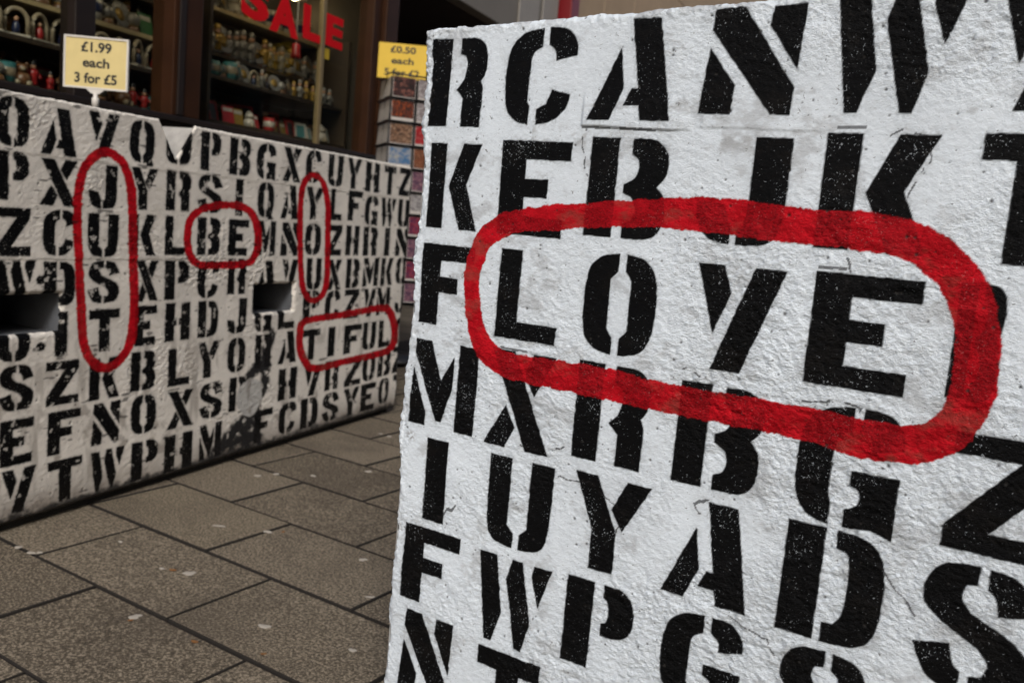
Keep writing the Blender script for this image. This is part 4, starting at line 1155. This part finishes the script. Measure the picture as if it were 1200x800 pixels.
RK_RZ = RZC + R(20)
cx_, cy_ = -3.113, 3.775
rack = empty('postcard_rack', (cx_, cy_, 0), RK_RZ)
tag(rack, 'black wire revolving postcard rack beside the shop doorway', 'postcard rack')
lathe('base', [(.20, 0), (.20, .02), (.04, .04), (.02, .05)], M_WIRE, rack, 20)
lathe('pole', [(.014, .05), (.014, 1.52)], M_WIRE, rack, 10)
RW = .135
for i, (ex, ey) in enumerate(((-1, -1), (1, -1), (1, 1), (-1, 1))):
    tube('corner_wire', [(ex * RW, ey * RW, .30), (ex * RW, ey * RW, 1.50)], .004, M_WIRE, rack, 6)
tube('centre_wire', [(0, -RW, .30), (0, -RW, 1.50)], .003, M_WIRE, rack, 6)
tube('centre_wire', [(-RW, 0, .30), (-RW, 0, 1.50)], .003, M_WIRE, rack, 6)
rows_z = [.335 + .118 * k for k in range(10)]
for z in rows_z + [1.515]:
    e = RW + .012
    tube('pocket_wire', [(-e, -e, z - .004), (e, -e, z - .004), (e, e, z - .004), (-e, e, z - .004)], .0042, M_WIRE, rack, 5, closed=True)
for x in (-1, 1):
    tube('cross_bar', [(-RW * x, -RW, .315), (RW * x, RW, .315)], .004, M_WIRE, rack, 6)
    tube('cross_bar', [(-RW * x, -RW, 1.49), (RW * x, RW, 1.49)], .004, M_WIRE, rack, 6)
# postcards: one design each kind, printed procedurally
def card_material(name, a, b, c, scale, seed):
    t = NT(name)
    ob = t.scaled(t.obj(), (1, 1, 1.2))
    mp = t.node('ShaderNodeMapping'); mp.inputs['Location'].default_value = (seed * 1.7, seed * .9, seed * .3); t.link(ob, mp.inputs['Vector'])
    n1 = t.noise(scale * 1.3, 5.0, .75, mp.outputs[0]); n2 = t.noise(scale * 2.4, 4.0, .75, mp.outputs[0])
    col = t.mix(t.ramp(n1, .46, .54), a, b); col = t.mix(t.ramp(n2, .53, .58), col, c)
    t.link(col, t.b.inputs['Base Color']); t.b.inputs['Roughness'].default_value = .3
    return t.m
DES = [('dark portrait postcard', (0.012, 0.007, 0.007), (0.031, 0.012, 0.012), (0.186, 0.074, 0.056), 22), ('grey city skyline postcard', (0.186, 0.161, 0.161), (0.310, 0.285, 0.285), (0.062, 0.043, 0.043), 30),
       ('orange sunset street postcard', (0.019, 0.009, 0.007), (0.074, 0.019, 0.012), (0.260, 0.050, 0.009), 34), ('pebbly brown postcard', (0.031, 0.012, 0.007), (0.136, 0.068, 0.037), (0.279, 0.186, 0.124), 45),
       ('scarlet postcard', (0.260, 0.009, 0.012), (0.198, 0.006, 0.009), (0.310, 0.074, 0.074), 20), ('pale blue sky postcard', (0.223, 0.236, 0.260), (0.043, 0.112, 0.223), (0.260, 0.260, 0.236), 18),
       ('russet building postcard', (0.136, 0.043, 0.019), (0.074, 0.025, 0.012), (0.211, 0.099, 0.056), 26), ('pink and plum postcard', (0.112, 0.012, 0.031), (0.186, 0.031, 0.050), (0.031, 0.019, 0.050), 30),
       ('white lined text postcard', (0.279, 0.267, 0.260), (0.223, 0.211, 0.211), (0.074, 0.068, 0.074), 40), ('mauve evening postcard', (0.056, 0.025, 0.050), (0.136, 0.062, 0.087), (0.217, 0.124, 0.136), 28)]
DM = [card_material('postcard_' + d[0].split()[0] + '_' + str(i), d[1], d[2], d[3], d[4], i + 1) for i, d in enumerate(DES)]
bm = bmesh.new(); add_box(bm, -.060, .060, 0, .0012, 0, .104); cm_w = mesh_from_bm('postcard', bm); cm_w.materials.append(M_WHITEC)
pic_meshes = []
for i in range(len(DES)):
    bm = bmesh.new(); add_box(bm, -.058, .058, -.0006, -.00005, .004 + .006 * (i % 3), .102); m_ = mesh_from_bm('picture', bm); m_.materials.append(DM[i]); pic_meshes.append(m_)
rackM = Matrix.Translation((cx_, cy_, 0)) @ Matrix.Rotation(RK_RZ, 4, 'Z')
order = {(9, 0): 0, (9, 1): 1, (8, 0): 2, (8, 1): 1, (7, 0): 3, (7, 1): 4, (6, 0): 5, (6, 1): 6, (5, 1): 9, (4, 1): 8, (3, 1): 7, (2, 1): 9, (1, 1): 7}
cr = random.Random(3)
for side in (0, 1):
    for k, z in enumerate(rows_z):
        for c in (0, 1):
            d = order.get((k, c), cr.randrange(len(DES))) if side == 0 else cr.randrange(len(DES))
            m = Matrix.Rotation(R(-90) * side, 4, 'Z') @ Matrix.Translation(((c - .5) * RW, -RW - .0065, z)) @ Matrix.Rotation(R(-4), 4, 'X')
            o = link('postcard', cm_w, None); o.matrix_world = rackM @ m
            if side == 0: p = link('picture', pic_meshes[d], None, o)
            rowname = ['bottom', 'second', 'third', 'fourth', 'fifth', 'sixth', 'seventh', 'eighth', 'ninth', 'top'][k]
            tag(o, ('%s in the %s row of the wire rack' % (DES[d][0], rowname)) if side == 0 else 'white postcard back in the %s row on the flank of the rack' % rowname, 'postcard', 'postcards in the wire rack')
rs = price_sign('price_sign', (-3.095, 3.668, 1.585), RZC, .255, .178, [('£0.50', .52, .20, .73), ('each', .46, .19, .42), ('5 for £2', .72, .20, .08)], M_YELLOW, False,
           'plain yellow price card reading £0.50 each above the postcard rack', None)
tube('stem', [(0, .006, 1.44), (0, .006, 1.62)], .003, M_WIRE, rs, 6)
tube('stem_arm', [(0, .006, 1.445), (-.02, .115, 1.49)], .003, M_WIRE, rs, 6)
